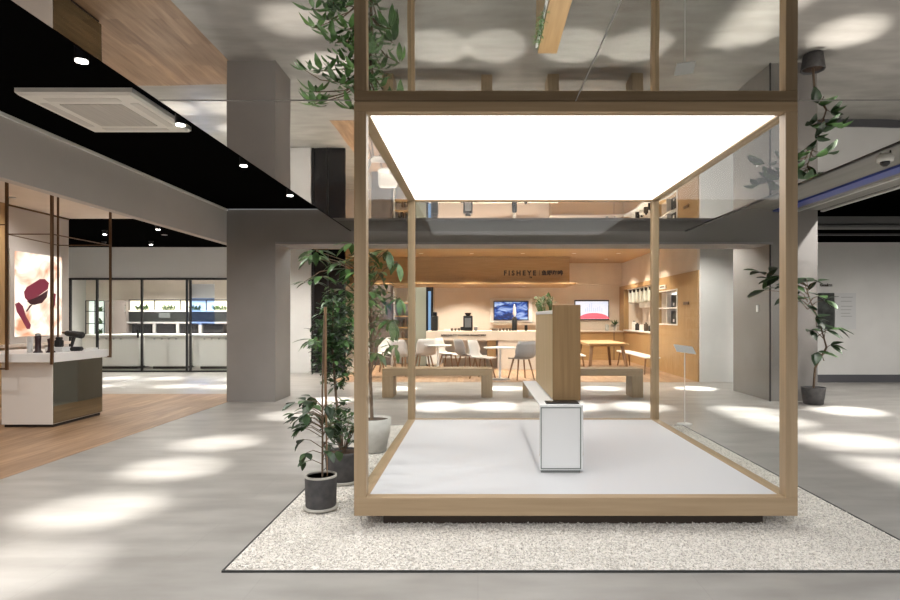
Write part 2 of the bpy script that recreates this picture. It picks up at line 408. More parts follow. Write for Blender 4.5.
# ------------------------------------------------------------------ plinth + wooden stand in the pavilion
zp = zf-.004
pl = thing('plinth', 'long low white plinth standing on the white platform under the wooden block', 'plinth', (.65, 5.5, zp)); oo = (.65, 5.5, zp)
bx('body', white, .487, .826, 4.72, 6.5, zp+.02, .752, pl, .002, oo)
side_m = mat('polished white side', (.93, .93, .93), .04, 1)
bx('side_panel', side_m, .484, .487, 4.722, 6.498, zp+.02, .745, pl, 0, oo); bx('side_panel', side_m, .826, .829, 4.722, 6.498, zp+.02, .745, pl, 0, oo)
bx('shadow_gap', mat('grey gap', (.18, .19, .18), .5), .497, .806, 4.73, 6.29, zp, zp+.02, pl, 0, oo)
m = MB(); f = 4.716
m.box(.493, .50, f, 4.72, zp+.03, .735); m.box(.803, .81, f, 4.72, zp+.03, .735); m.box(.493, .81, f, 4.72, .728, .735); m.box(.493, .81, f, 4.72, zp+.03, zp+.037)
m.build('panel_joint', mat('joint grey', (.16, .18, .16), .5), pl, oo)
tag(bx('edging_pad', black, .545, .805, 4.78, 4.9, .752, .762), 'thin black pad on the white plinth in front of the wooden block', 'pad')
wb = thing('wooden_block', 'tall honey coloured wooden display block with a white planting trough, on the white plinth', 'display block', (.712, 5.7, .752)); oo = (.7, 5.7, .752)
bx('front_panel', wood('shaded front oak', (.26, .155, .062), (.33, .205, .09), 2), .60, .826, 4.9, 4.94, .764, 1.545, wb, .003, oo)  # same block, front wood darkened to carry its shade
bx('core', wood('lit side oak', (.44, .32, .17), (.52, .385, .22), 2), .604, .826, 4.94, 6.4, .764, 1.47, wb, .002, oo)  # side wood lightened, its stronger light is put into the colour
bx('right_panel', hon_y, .627, .826, 4.94, 6.4, 1.45, 1.545, wb, 0, oo)
tag(bx('planter_trough', white, .600, .626, 4.945, 6.38, 1.47, 1.50, wb, .004, oo), 'white trough')
m = MB()
for k in range(110):
    y = random.choice((random.uniform(5.0, 5.15), random.uniform(5.5, 6.1), random.uniform(5.7, 6.1))); x = random.uniform(.603, .622)
    a = random.uniform(0, 6.28); el = random.uniform(-.1, 1.1); hx = x+random.uniform(-.05, .02); hy = y+random.uniform(-.08, .08); hz = 1.55+random.uniform(0, .07)
    m.tube([(x, y, 1.5), ((x+hx)/2, y, 1.55), (hx, hy, hz)], .0012, 4)
    m.leaf((hx, hy, hz), (math.cos(a)*math.cos(el), math.sin(a)*math.cos(el), math.sin(el)), (0, 0, 1), random.uniform(.03, .055), .016)
tag(m.build('trough_plants', leaf_lite), 'small leafy green plants growing on top of the wooden display block', 'plants', kind='stuff')

# ------------------------------------------------------------------ potted plants
def rleaf(m, c, L, w, elmin=-.4, elmax=.5, up=(0, 0, 1), droop=.2):
    a = random.uniform(0, 2*math.pi); el = random.uniform(elmin, elmax)
    m.leaf(c, (math.cos(a)*math.cos(el), math.sin(a)*math.cos(el), math.sin(el)), up, L, w, droop)

# tall tree in white pot
base = Vector((-1.13, 6.4, .02))
pt = thing('potted_tree', 'tall palmate-leaved tree in a round white pot beside the cube', 'plant', base)
pr = MB().lathe([(.13, 0), (.15, .005), (.19, .2), (.205, .35), (.19, .35), (.185, .32), (.0, .32)])
tag(pr.build('pot', pot_white, pt), 'off-white round pot')
MB().lathe([(0, .325), (.186, .325), (.186, .318)]).build('soil', soil, pt)
tops = []
tr = MB()
trunk = [(0, 0, .3), (-.02, .0, .8), (.01, -.03, 1.3), (-.02, -.05, 1.75), (-.03, -.05, 2.0)]
tr.tube(trunk, [.02, .018, .015, .012, .008], 8)
# branch ends by position (pixel at a depth)
ends = [(352,243,6.2),(366,252,6.2),(388,250,6.4),(398,262,6.5),(340,262,6.1),(322,276,6.1),(356,272,6.0),(378,272,6.4),(345,290,6.2),(362,298,6.1),(382,300,6.6),(335,304,6.1),(350,318,6.1),(368,325,6.5),(385,338,6.6),(394,345,6.8),(376,352,6.3),(344,338,6.0),(372,290,6.6),(330,322,6.3)]
lm = MB(); ll = MB()
ends += [(358+random.uniform(-46, 46), 292+random.uniform(-48, 52), random.uniform(6.0, 6.6)) for _ in range(14)]
ends = [e for e in ends if e[0] < 392 or e[2] > 6.35]
for k, (x, y, d) in enumerate(ends):
    p = P(x, y, d); q = p-base
    zt_ = max(.5, q.z-.28); s0 = Vector((-.01, -.02, zt_))
    mid = s0.lerp(q, .5)+Vector((0, 0, .06)); tr.tube([s0, mid, q], [.008, .006, .004], 6)
    n = random.choice((6, 7, 7, 8)); a0 = random.uniform(0, 6.28)
    for j in range(n):
        a = a0+2*math.pi*j/n+random.uniform(-.15, .15); el = random.uniform(-.45, .15)
        if q.x+math.cos(a)*.2 > .24: el = -1.0
        c = Vector((math.cos(a)*math.cos(el), math.sin(a)*math.cos(el), math.sin(el)))
        L_ = random.uniform(.15, .22)
        (lm if k % 3 else ll).leaf(q+c*.02, c, (0, 0, 1), L_, L_*.36, .28)
# one long shoot to the left
q = P(304, 282, 6.2)-base; s0 = P(345, 268, 6.2)-base
tr.tube([Vector((0, 0, 1.6)), s0, s0.lerp(q, .6)+Vector((0, 0, .05)), q], [.007, .006, .005, .003], 6)
for j in range(6):
    lm.leaf(q+Vector((.02*j, 0, .005)), (-1+.4*j, random.uniform(-1, 1), -.1), (0, 0, 1), .15, .05, .2)
cc = P(362, 300, 6.4)-base
for k in range(300):
    v = Vector((random.gauss(0, .5), random.gauss(0, .5), random.gauss(0, .5)))
    if v.length > 1: v.normalize()
    q = cc+Vector((v.x*.36, v.y*.3, v.z*.5))
    if q.x > .2: q.x = .2-random.uniform(0, .3)
    rleaf((lm, ll)[k % 2], q, random.uniform(.07, .12), random.uniform(.03, .045), -.6, .2)
tr.build('trunk', bark, pt)
lo = lm.build('foliage', leaf_mid, pt); ll.build('foliage', leaf_lite, pt)

# ficus in dark square-ish planter
base = Vector((-1.17, 5.2, .02))
pf = thing('potted_ficus', 'bushy small-leaved plant in a wide dark planter just behind the slim grey pot', 'plant', base)
MB().lathe([(.13, .02), (.135, .025), (.155, .25), (.155, .265), (.14, .265), (.14, .24), (0, .24)]).build('pot', pot_dark, pf)
MB().lathe([(.14, 0), (.15, .022), (.0, .022)]).build('saucer', saucer, pf)
MB().lathe([(0, .25), (.14, .25), (.14, .24)]).build('soil', soil, pf)
tr = MB(); tr.tube([(0, 0, .2), (-.07, .05, .7), (-.12, .1, 1.2), (-.1, .08, 1.6)], [.012, .011, .01, .005], 8)
for k in range(9):
    a = k*.7; tr.tube([(0, 0, .22), (.05*math.cos(a), .05*math.sin(a), .35), (.13*math.cos(a), .13*math.sin(a), .5)], [.006, .005, .003], 6)
tr.build('stems', bark, pf)
fm = MB(); fl = MB()
for k in range(240):
    v = Vector((random.gauss(0, .45), random.gauss(0, .5), random.gauss(0, .45)))
    if v.length > 1: v.normalize()
    c = Vector((-.02, 0, .50))+Vector((v.x*.17, v.y*.2, v.z*.2))
    if c.z < .27: c.z = .3
    rleaf((fm, fl)[k % 2], c, random.uniform(.045, .08), random.uniform(.022, .035), -.5, .9)
for k in range(900):
    v = Vector((random.gauss(0, .5), random.gauss(0, .5), random.gauss(0, .55)))
    if v.length > 1: v.normalize()
    c = Vector((-.10, .1, 1.22))+Vector((v.x*.19, v.y*.24, v.z*.42))
    rleaf((fm, fl)[k % 2], c, random.uniform(.05, .09), random.uniform(.024, .04), -.7, .5)
for k in range(12):
    a = random.uniform(0, 6.28); z = random.uniform(.8, 1.5)
    fm.tube([(-.1, .08, z), (-.1+.2*math.cos(a), .08+.2*math.sin(a), z+.05)], .003, 4)
fm.build('foliage', leaf_dark, pf); fl.build('foliage', leaf_mid, pf)

# slim grey pot in front
base = Vector((-1.17, 4.47, .02))
ps = thing('potted_sapling', 'slim-stemmed leafy sapling in a dark grey cylinder pot, nearest the camera', 'plant', base)
MB().lathe([(.108, .022), (.112, .03), (.117, .235), (.114, .25), (.104, .25), (.102, .215), (0, .215)]).build('pot', pot_dark, ps)
MB().lathe([(.105, 0), (.125, .003), (.132, .02), (0, .022)]).build('saucer', saucer, ps)
MB().lathe([(0, .225), (.103, .225), (.103, .215)]).build('soil', soil, ps)
tr = MB(); tr.tube([(.01, 0, .2), (.012, 0, .5), (.01, .0, .85), (.02, .0, 1.3), (.025, 0, 1.45)], [.008, .007, .006, .007, .004], 8)
fm = MB(); fl = MB()
for k in range(40):
    z = random.uniform(.36, .80); a = random.uniform(0, 6.28); rr = random.uniform(.05, .2)*(1 if z < .85 else .7)
    s0 = Vector((.012, 0, z-.04)); q = Vector((rr*math.cos(a)-.02, rr*math.sin(a), z+random.uniform(-.02, .05)))
    tr.tube([s0, s0.lerp(q, .6)+Vector((0, 0, .02)), q], [.003, .0025, .002], 5)
    for j in range(3):
        b_ = a+random.uniform(-1.1, 1.1); el = random.uniform(-.9, .3)
        L_ = random.uniform(.07, .115); (fm if (k+j) % 3 else fl).leaf(q, (math.cos(b_)*math.cos(el), math.sin(b_)*math.cos(el), math.sin(el)), (0, 0, 1), L_, L_*.62, .2)
MB().tube([(.045, .01, .2), (.03, .01, 1.02), (.03, .01, 1.5)], [.004, .011, .011], 8).build('support_cane', leg_wood, ps)
MB().lathe([(.117, .238), (.116, .252), (.103, .252), (.103, .238), (.117, .238)]).build('rim', saucer, ps)
tr.build('stem', bark, ps); fm.build('foliage', leaf_dark, ps); fl.build('foliage', leaf_mid, ps)

# rubber plant at right column
base = Vector((5.56, 9.95, 0))
pb = thing('rubber_plant', 'broad-leaved plant in a dark tapered pot at the foot of the right grey column', 'plant', base)
MB().lathe([(.13, 0), (.15, .01), (.185, .26), (.19, .285), (.17, .285), (.165, .25), (0, .25)], 10).build('pot', pot_dark, pb)
MB().lathe([(0, .26), (.166, .26), (.166, .25)], 10).build('soil', soil, pb)
tr = MB(); tr.tube([(0, 0, .2), (.0, -.05, .6), (.16, -.1, .95), (.05, -.1, 1.35), (-.1, -.1, 1.7), (-.2, -.1, 2.0)], [.02, .018, .015, .012, .01, .006], 8)
fm = MB(); fl = MB()
ends = [(812,282),(800,292),(818,296),(790,285),(806,305),(824,300),(795,300),(760,272),(770,280),(765,290),(780,276),(815,318),(826,330),(836,328),(818,352),(830,345),(810,330),(785,296),(775,268),(803,278)]
for k, (x, y) in enumerate(ends):
    q = P(x, y, random.uniform(9.6, 10.0))-base
    if q.y > -.1: q.y = -.1
    zc = min(1.95, max(.6, q.z-.15)); t_ = (zc-.2)/1.8
    sx = .0 if zc < .7 else (.12 if zc < 1.1 else -.0 if zc < 1.5 else -.15)
    tr.tube([(sx, -.1, zc), Vector((sx, -.1, zc)).lerp(q, .5)+Vector((0, 0, .04)), q], [.008, .006, .004], 5)
    for j in range(3):
        a = random.uniform(math.pi*.95, math.pi*2.05); el = random.uniform(-.7, .35); L_ = random.uniform(.22, .33)
        if j == 2: a = 0 if x > 800 else math.pi
        (fm if (k+j) % 3 else fl).leaf(q, (math.cos(a)*math.cos(el), math.sin(a)*math.cos(el), math.sin(el)), (0, -.3, 1), L_, L_*.5, .15)
tr.build('stem', bark, pb); fm.build('foliage', leaf_dark, pb); fl.build('foliage', leaf_mid, pb)

# ------------------------------------------------------------------ benches
def bench(x0, x1, y0, y1, h, label):
    o = thing('wooden_bench', label, 'bench', ((x0+x1)/2, (y0+y1)/2, 0), group='oak benches behind the cube'); of_ = o.location
    bx('seat', oak_x, x0, x1, y0, y1, h-.13, h, o, .004, of_)
    bx('leg', oak_z, x0, x0+.2, y0, y1, 0, h-.13, o, .004, of_); bx('leg', oak_z, x1-.2, x1, y0, y1, 0, h-.13, o, .004, of_)
    return o
bench(-1.72, .26, 10.75, 11.2, .52, 'thick oak bench left of the wooden display block, before the cafe')
bench(1.25, 2.96, 10.75, 11.2, .52, 'thick oak bench right of the wooden display block, before the cafe')

# info sign
o = thing('info_stand', 'slim white information stand with tilted plate beside the gravel', 'sign', (2.79, 8.1, 0)); 
MB().lathe([(.0, 0), (.10, 0), (.10, .008), (.0, .01)]).build('foot', white, o)
MB().tube([(0, 0, .008), (0, 0, 1.0)], .008, 8).build('pole', white, o)
m = MB(); m.box(-.13, .13, -.09, .09, -.006, .006); pl_ = m.build('plate', white, o); pl_.location = (0, 0, 1.01); pl_.rotation_euler = (math.radians(28), math.radians(8), 0)

# ------------------------------------------------------------------ left display counter
cm_white = mat('white gloss counter', (.72, .68, .64), .25)
o = thing('display_counter', 'white topped display counter with mirrored side on the plank floor', 'counter', (-6, 8.2, .003)); of_ = (-6, 8.2, .003)
bx('cabinet', cm_white, -6.22, -5.555, 7.83, 8.86, .04, .86, o, .003, of_)
tag(bx('mirror_side', smoked, -5.555, -5.547, 7.84, 8.86, .05, .86, o, 0, of_), 'dark mirrored side panel')
bx('toe_kick', black, -6.2, -5.57, 7.86, 8.84, .003, .04, o, 0, of_)
bx('counter_top', white, -6.75, -5.45, 7.70, 8.88, .86, .97, o, .004, of_)
fr_ = thing('rod_canopy', 'bronze rod frame hanging from the ceiling around the white display counter', 'frame', (-5.8, 8.2, .8)); of_ = Vector((-5.8, 8.2, .8))
cs = {'a': (-6.0, 7.64), 'b': (-5.425, 7.64), 'c': (-5.41, 8.83), 'd': (-6.18, 8.83)}
rr = .016
for k, (zz, r_) in {'a': (.77, .014), 'b': (.84, .015), 'c': (.85, .013), 'd': (1.0, .010)}.items():
    x, y = cs[k]; MB().box(x-r_, x+r_, y-r_, y+r_, zz, HB).build('rod', bronze, fr_, of_)
def rodh(p0, p1, z, r=.009): MB().tube([Vector((*p0, z)), Vector((*p1, z))], r, 4).build('rod', bronze, fr_, of_)
rodh(cs['a'], cs['b'], 2.50); rodh(cs['b'], cs['c'], 2.50); rodh(cs['c'], cs['d'], 2.50); rodh(cs['d'], cs['a'], 2.50)
rodh((-6.6, 7.64), cs['a'], 2.62); rodh((-6.7, 7.64), cs['a'], .785, .014); rodh(cs['c'], (-5.5, 8.83), .862, .014)
# products on the counter
def tool(name, label, x, y, h, group=None, silver=True):
    o = thing(name, label, 'appliance', (x, y, .97))
    MB().lathe([(.055, 0), (.055, .01), (.035, .03), (.032, h*.5), (.036, h*.75), (.04, h*.9), (0, h)]).build('body', mat('dark plum plastic', (.03, .012, .015), .3), o)
    if silver: MB().lathe([(.02, h*.9), (.035, h*.97), (.03, h*1.05), (0, h*1.08)]).build('head', steel, o)
    return o
tool('hair_tool', 'upright dark handheld device with silver head on the counter', P(38, 350, 8.0).x, 8.0, .24)
tool('hair_tool', 'dark rounded device behind the bronze rod on the counter', P(48, 350, 8.0).x, 8.05, .2, silver=False)
tag(MB().lathe([(.03, 0), (.035, .005), (.035, .21), (0, .215)]).build('white_cylinder', white), 'plain white cylinder standing at the left of the counter', 'container').location = (P(30, 350, 8.05).x, 8.05, .97)
o = thing('small_black_device', 'squat black device on a white box on the counter', 'appliance', (P(59, 350, 8.3).x, 8.3, 1.03))
MB().box(-.05, .05, -.04, .04, 0, .1, .015).build('body', black, o); MB().box(-.035, .035, -.035, .035, .1, .14, .01).build('cap', black, o)
tag(bx('white_display_box', white, -5.92, -5.68, 8.2, 8.4, .97, 1.03), 'low white box under the squat black device', 'box')
o = thing('hair_dryer', 'black dryer with long barrel lying on a stand on the counter', 'hair dryer', (P(75, 350, 8.4).x, 8.4, .97))
MB().tube([(-.13, 0, .25), (-.1, 0, .245), (.0, 0, .235), (.1, 0, .22), (.12, 0, .215)], [.03, .042, .045, .05, .035], 14).build('barrel', black, o)
MB().tube([(-.01, 0, .2), (-.05, 0, .06), (-.055, 0, .04)], [.024, .02, .02], 10).build('handle', black, o)
MB().box(-.09, .1, -.05, .05, 0, .06, .02).build('stand', black, o)
MB().lathe([(.03, 0), (.04, .02), (.03, .03)], 12).build('ring', bronze, o).location = (-.14, 0, .24)
for k, (x, y) in enumerate(((84, 8.55), (92, 8.6))):
    tag(bx('acrylic_block', white, P(x, 0, y).x-.05, P(x, 0, y).x+.05, y-.06, y+.06, .97, .985+.02*k, b=.003), ('flat white card stand near the counter corner', 'small white block at the far end of the counter')[k], 'stand')
# poster lightbox
post_m = mat('backlit print', (.9, .8, .7), .4, emit=.85); N, L, p = nodes(post_m)
tc = N.new('ShaderNodeTexCoord'); nz = N.new('ShaderNodeTexNoise'); nz.inputs['Scale'].default_value = 1.6; nz.inputs['Detail'].default_value = 3; nz.inputs['Distortion'].default_value = 1.5
r = N.new('ShaderNodeValToRGB'); r.color_ramp.elements[0].position = .36; r.color_ramp.elements[0].color = (.5, .20, .09, 1)
r.color_ramp.elements[1].position = .56; r.color_ramp.elements[1].color = (1, .84, .70, 1)
L.new(tc.outputs['Object'], nz.inputs['Vector']); L.new(nz.outputs['Fac'], r.inputs[0]); L.new(r.outputs[0], p.inputs['Emission Color']); p.inputs['Base Color'].default_value = (.12, .11, .10, 1)
pm_pink = mat('plum print', (.06, .01, .02), .4, emit=.22, ecol=(.45, .05, .10)); pm_dark = mat('dark plum print', (.03, .004, .01), .4, emit=.12, ecol=(.10, .015, .03))
o = thing('backlit_poster', 'glowing poster of plum coloured hair tools on the left shop wall', 'poster', (-7.64, 10.4, 1.1)); of_ = Vector((-7.64, 10.4, 1.1))
yA, yB, zA, zB = 9.84, 10.94, 1.12, 2.53
bx('case', bulk_mat, -7.64, -7.60, yA-.1, yB+.08, zA-.12, zB+.03, o, 0, of_)
MB().box(-7.6, -7.592, yA, yB, zA, zB).build('print', post_m, o, of_)
bx('ledge', cream, -7.64, -7.55, yA-.3, yB+.2, .95, 1.0, o, 0, of_)
def ppx(x, y):  # point on the poster for a picture position
    d = 7.59*600/(478-x); return Vector((-7.59, d, HC-(y-317)*d/600))
def poly(name, pts, m_, lift=0):
    v = [ppx(*q)+Vector((lift, 0, 0)) for q in pts]; v2 = [q+Vector((-.002, 0, 0)) for q in v]; n = len(v)
    mb = MB(); mb.add(v+v2, [tuple(range(n)), tuple(range(2*n-1, n-1, -1))]+[(i, i+n, (i+1) % n+n, (i+1) % n) for i in range(n)])
    return mb.build(name, m_, o, of_)
poly('printed_motor', [(24, 292), (27, 287), (40, 279), (45, 279), (49, 283), (48, 289), (37, 297), (28, 301), (25, 298)], pm_pink)
poly('printed_shade', [(27, 301), (37, 297), (48, 290), (47, 297), (42, 303), (34, 305), (30, 304)], pm_dark, .001)
poly('printed_cable', [(30, 305), (33, 304), (27, 312), (26, 311)], pm_dark)
poly('printed_handle', [(15, 304), (19, 302), (23, 306), (26, 316), (31, 325), (30, 329), (27, 329), (21, 318), (17, 312)], pm_pink)
poly('printed_grip', [(53, 293), (56, 294), (55, 305), (52, 312), (51, 308)], pm_pink)

# ------------------------------------------------------------------ ceiling spots of the shop
def shop_spot(x, y, tx, ty, label='', z=HB, L_=.2, power=None, ang=21, added_fill=0, group='black ceiling spotlights'):
    power = power or SPOT_W
    o = thing('ceiling_spotlight', label, 'spotlight', (x, y, z), group=group)
    t_ = Vector((tx-x, ty-y, -(z-L_))).normalized()
    MB().tube([(0, 0, 0), (0, 0, -.015)], .055, 14).build('mount', black, o)
    MB().tube([(0, 0, -.012), (0, 0, -L_+.015)], .042, 14).build('body', black, o)
    MB().lathe([(.0, -L_+.012), (.036, -L_+.012), (.036, -L_+.006), (0, -L_+.006)], 14).build('lens', lamp_face, o)
    l = spot(Vector((x, y, z-L_-.01)), (tx, ty, 0), power, ang, 1.0, parent=o)
    if added_fill: spot(Vector((x, y, z-L_-.012)), (tx, ty, 0), added_fill, 140, .6, parent=o)  # second wide cone added under the fixture to brighten the floor around
    return o
row = [(-2.55, 2.7, -2.68, 3.45), (-2.55, 3.86, -2.87, 4.49), (-2.55, 5.14, -2.9, 5.74), (-2.55, 6.53, -2.98, 6.9), (-2.55, 8.14, -2.73, 8.85)]
for i, r_ in enumerate(row):
    shop_spot(*r_, added_fill=62, ang=22, power=SPOT_W*(.4 if i == 0 else .72), label=['black spotlight on the black ceiling, above the frame edge', 'black spotlight on the black ceiling, upper left of the air conditioner', 'black spotlight at the corner of the air conditioner', 'black spotlight halfway between air conditioner and left column', 'black spotlight nearest the left grey column'][i])
for i, (x, y, tx, ty) in enumerate(((-7.9, 12.7, -8.0, 12.5), (-7.9, 14.5, -7.3, 14.1), (-9.1, 14.6, -8.6, 14.1), (-6.0, 13.5, -5.6, 14), (-6.4, 12.0, -6.3, 12.5), (-5.2, 12.0, -5.3, 12.4))):
    shop_spot(x, y, tx, ty, ('white glowing spotlight on the black ceiling before the kitchen, beside the rod frame', 'spotlight on the black ceiling close above the white kitchen soffit', 'leftmost spotlight on the passage ceiling, far from the grey column', 'spotlight on the passage ceiling near the bulkhead, deeper row', 'spotlight on the passage ceiling near the bulkhead, front row', 'passage spotlight nearest the left grey column, behind the bulkhead')[i], L_=.1, group='black ceiling spotlights of the passage')
mids = [(-.65, 11.5, -.65, 9.73), (.28, 11.5, .28, 9.73), (1.57, 11.5, 1.57, 9.73), (2.6, 11.5, 2.6, 9.73),
        (-1.6, 12.6, -1.6, 12.15), (.5, 12.6, .5, 12.15), (2.5, 12.6, 2.5, 12.15), (4.3, 12.6, 4.4, 12.15), (-2.3, 11.5, -2.6, 10.4)]
for i, r_ in enumerate(mids):
    shop_spot(*r_, ('spotlight behind the grey beam, lighting the floor '+('at the left oak bench', 'between the left bench and the wooden block', 'beside the wooden block', 'at the right oak bench', 'behind the left oak bench, deeper row', 'behind the wooden block, deeper row', 'behind the right oak bench, deeper row', 'before the white wall at right', 'at the left grey column')[i]), L_=.33, ang=20, power=SPOT_W*1.7, group='spotlights behind the beam')
for i, (tx, ty) in enumerate(((4.0, 9.2), (3.95, 8.3), (5.7, 9.25), (4.33, 7.0), (3.85, 5.6), (4.5, 4.4))):
    shop_spot(6.3, ty+.1, tx, ty, added_fill=62, label='black spotlight on the high black ceiling at right, %s from the white wall' % ('second', 'third', 'nearest', 'fourth', 'fifth', 'sixth')[i], z=4.0, L_=.2, ang=20, power=SPOT_W*2.0, group='spotlights on the high black ceiling')
# wide lamps, most added to lift the ambient light
def wide(x, y, z, power, col=(1, .96, .9), ang=150, label='small round recessed ceiling downlight'):
    o = thing('recessed_downlight', label, 'downlight', (x, y, z), group='recessed downlights')
    MB().lathe([(.0, -.004), (.05, -.004), (.05, 0), (0, 0)], 16).build('lens', lamp_warm, o)
    MB().lathe([(.05, -.006), (.062, -.006), (.062, 0), (.05, 0), (.05, -.006)], 16).build('ring', white, o)
    spot(Vector((x, y, z-.02)), (x, y, 0), power, ang, .5, col, .05, parent=o)
    return o
for x, w in ((-3.2, 'by the left grey column'), (-.5, 'above the left oak bench'), (2.0, 'above the right oak bench'), (4.2, 'by the right grey column')): wide(x, 12.1, HB, WIDE_W, label='added downlight behind the grey beam, '+w)  # unseen lamps added to raise ambient light behind the beam
for x, w in ((-9.5, 'leftmost'), (-7.0, 'middle'), (-5.0, 'rightmost')): wide(x, 13.4, HB, WIDE_W*1.1, label='added downlight on the black passage ceiling before the kitchen, '+w)  # lamps added to brighten the passage and soffit
for (x, y, w) in ((8, 9.5, 'nearer the cube'), (10.5, 9.5, 'farthest right'), (8, 5, 'nearest the camera')): wide(x, y, 4.0, WIDE_W*1.3, label='added downlight on the high black ceiling, '+w)  # lamps added for ambient light on the right side
for x, y, k, w in ((-6.4, 10.0, .28, 'right of the glowing poster'), (-6.0, 6.2, .45, 'nearest the camera'), (P(57, 207, 10.2).x, 9.2, .2, 'in front of the glowing poster')): wide(x, y, HB, WIDE_W*k, (1, .95, .89), label='round downlight on the cream shop ceiling, '+w)

# air conditioner cassette
o = thing('air_conditioner', 'square white ceiling air conditioner cassette on the black ceiling', 'air conditioner', (-3.24, 5.3, HB)); 
ac = mat('ivory plastic', (.85, .83, .78), .4); acg = noisy('grille plastic', (.48, .46, .43), (.62, .60, .56), .5, (60, 1, 1), 1)
m = MB(); m.add([(-.47, -.5, -.035), (.47, -.5, -.035), (.47, .5, -.035), (-.47, .5, -.035), (-.45, -.48, -.055), (.45, -.48, -.055), (.45, .48, -.055), (-.45, .48, -.055), (-.47, -.5, 0), (.47, -.5, 0), (.47, .5, 0), (-.47, .5, 0)],
   [(0,4,5,1),(1,5,6,2),(2,6,7,3),(3,7,4,0),(4,7,6,5),(8,0,1,9),(9,1,2,10),(10,2,3,11),(11,3,0,8)]); m.build('cover', ac, o)
MB().box(-.26, .26, -.28, .28, -.062, -.055).build('grille', acg, o)
for (a, b_, c, d) in ((-.3, .3, -.42, -.35), (-.3, .3, .35, .42), (-.41, -.34, -.3, .3), (.34, .41, -.3, .3)):
    MB().box(a, b_, c, d, -.059, -.055).build('louvre', mat('louvre', (.7, .68, .64), .4), o)

# dome camera under right ceiling
c = P(885, 160, 6.6)
o = thing('dome_camera', 'clear dome camera hanging from the grey ceiling at right', 'camera', (c.x, c.y, HB))
dz = c.z-HB
MB().tube([(-.05, 0, 0), (-.05, 0, dz+.06)], .008, 6).build('bracket', black, o); MB().tube([(.06, 0, 0), (.06, 0, dz+.06)], .008, 6).build('bracket', black, o)
MB().lathe([(.0, dz+.07), (.07, dz+.06), (.085, dz+.02), (.08, dz-.02), (0, dz-.02)], 20).build('housing', mat('translucent housing', (.85, .83, .78), .2), o)
MB().lathe([(.05, dz-.02), (.045, dz-.05), (.02, dz-.07), (0, dz-.072)], 20).build('dome', black_gloss, o)

# column fittings and wall pictures
def flat(name, x0, y0, x1, y1, d, m_, th=.02):
    a = P(x0, y0, d); b_ = P(x1, y1, d); return MB().box(a.x, b_.x, d, d+th, b_.z, a.z)
z_ = HC-(308.5-317)*10.9/600
o = tag(MB().box(5.0, 5.02, 10.72, 10.79, z_-.06, z_+.06, .003).build('wall_switch', white), 'small white switch plate on the right grey column', 'switch')
pic = noisy('dark picture print', (.01, .01, .01), (.07, .08, .07), .4, (6, 6, 6), 1)
pa = flat('x', 812, 293, 834.2, 329, 13.27, pic, .03); tag(pa.build('framed_picture', pic), 'black picture on the white wall behind the broad-leaved plant', 'picture')
o = thing('wall_notice', 'pale text panel right of the black picture', 'notice', P(845, 329, 13.28)); of_ = o.location
flat('x', 835, 293, 856, 329, 13.28, white, .02).build('panel', mat('pale panel', (.60, .60, .60), .5), o, of_)
m = MB()
for k, y in enumerate((297, 301, 306, 309.5, 313, 316)):
    a = P(841, y, 13.275); b_ = P(841+random.uniform(9, 13), y+.5, 13.275); m.box(a.x, b_.x, 13.275, 13.28, b_.z, a.z)
m.build('text_lines', mat('grey ink', (.3, .3, .3), .6), o, of_)

def text(body, x0, x1, y, z, m_, name, parent=None, spacing=1, rot=(math.pi/2, 0, 0), height=None, label=None):
    cu = bpy.data.curves.new('t', 'FONT'); cu.body = body; cu.extrude = .01; cu.offset = .035; cu.space_character = spacing
    ob = bpy.data.objects.new('t', cu); COL.objects.link(ob)
    bpy.context.view_layer.update()
    me = bpy.data.meshes.new_from_object(ob.evaluated_get(bpy.context.evaluated_depsgraph_get()))
    bpy.data.objects.remove(ob)
    v = np.array([w.co[:] for w in me.vertices]); w_ = v[:, 0].max()-v[:, 0].min(); h_ = v[:, 1].max()-v[:, 1].min()
    s = (x1-x0)/w_; sy = s if height is None else height/h_
    for q in me.vertices: q.co = ((q.co.x-v[:, 0].min())*s, (q.co.y-v[:, 1].min())*sy, q.co.z)
    me.materials.clear(); me.materials.append(m_)
    o = bpy.data.objects.new(name, me); COL.objects.link(o); o.rotation_euler = rot; o.location = (x0, y, z)
    if parent: o.parent = parent; o.location = Vector((x0, y, z))-parent.location
    return o
ink = mat('dark lettering', (.03, .02, .015), .5)
a = P(820, 286.5, 13.295)
tag(text('Goulee', a.x, P(832, 0, 13.295).x, 13.295, a.z, ink, 'wall_lettering'), 'small dark lettering on the white wall above the black picture', 'lettering')

# ================================================================== CAFE
# hanging sign box
sb = thing('signboard', 'long honey wood fascia with cafe name hanging over the counter', 'signboard', (0, 18.35, 2.45)); of_ = sb.location
bx('fascia', hon_x, -4.3, 2.8, 18.35, 20.44, 2.49, HB-.001, sb, 0, of_)
bx('soffit_board', hon_x, -4.3, 2.97, 18.15, 20.44, 2.44, 2.49, sb, 0, of_)
zt0 = P(0, 275.6, 18.34).z; hh = P(0, 270.4, 18.34).z-zt0
text('F I S H E Y E', P(504, 0, 18.34).x, P(536, 0, 18.34).x, 18.34, zt0, ink, 'lettering', sb, height=hh)
text('|', P(539.3, 0, 18.34).x, P(539.6, 0, 18.34).x, 18.34, zt0, ink, 'lettering', sb, height=hh)
text('鱼眼咖啡', P(541.5, 0, 18.34).x, P(563, 0, 18.34).x, 18.34, zt0, ink, 'lettering', sb, height=hh*1.05)
text('TM', P(529, 0, 18.34).x, P(532, 0, 18.34).x, 18.34, zt0-.08, ink, 'lettering', sb)

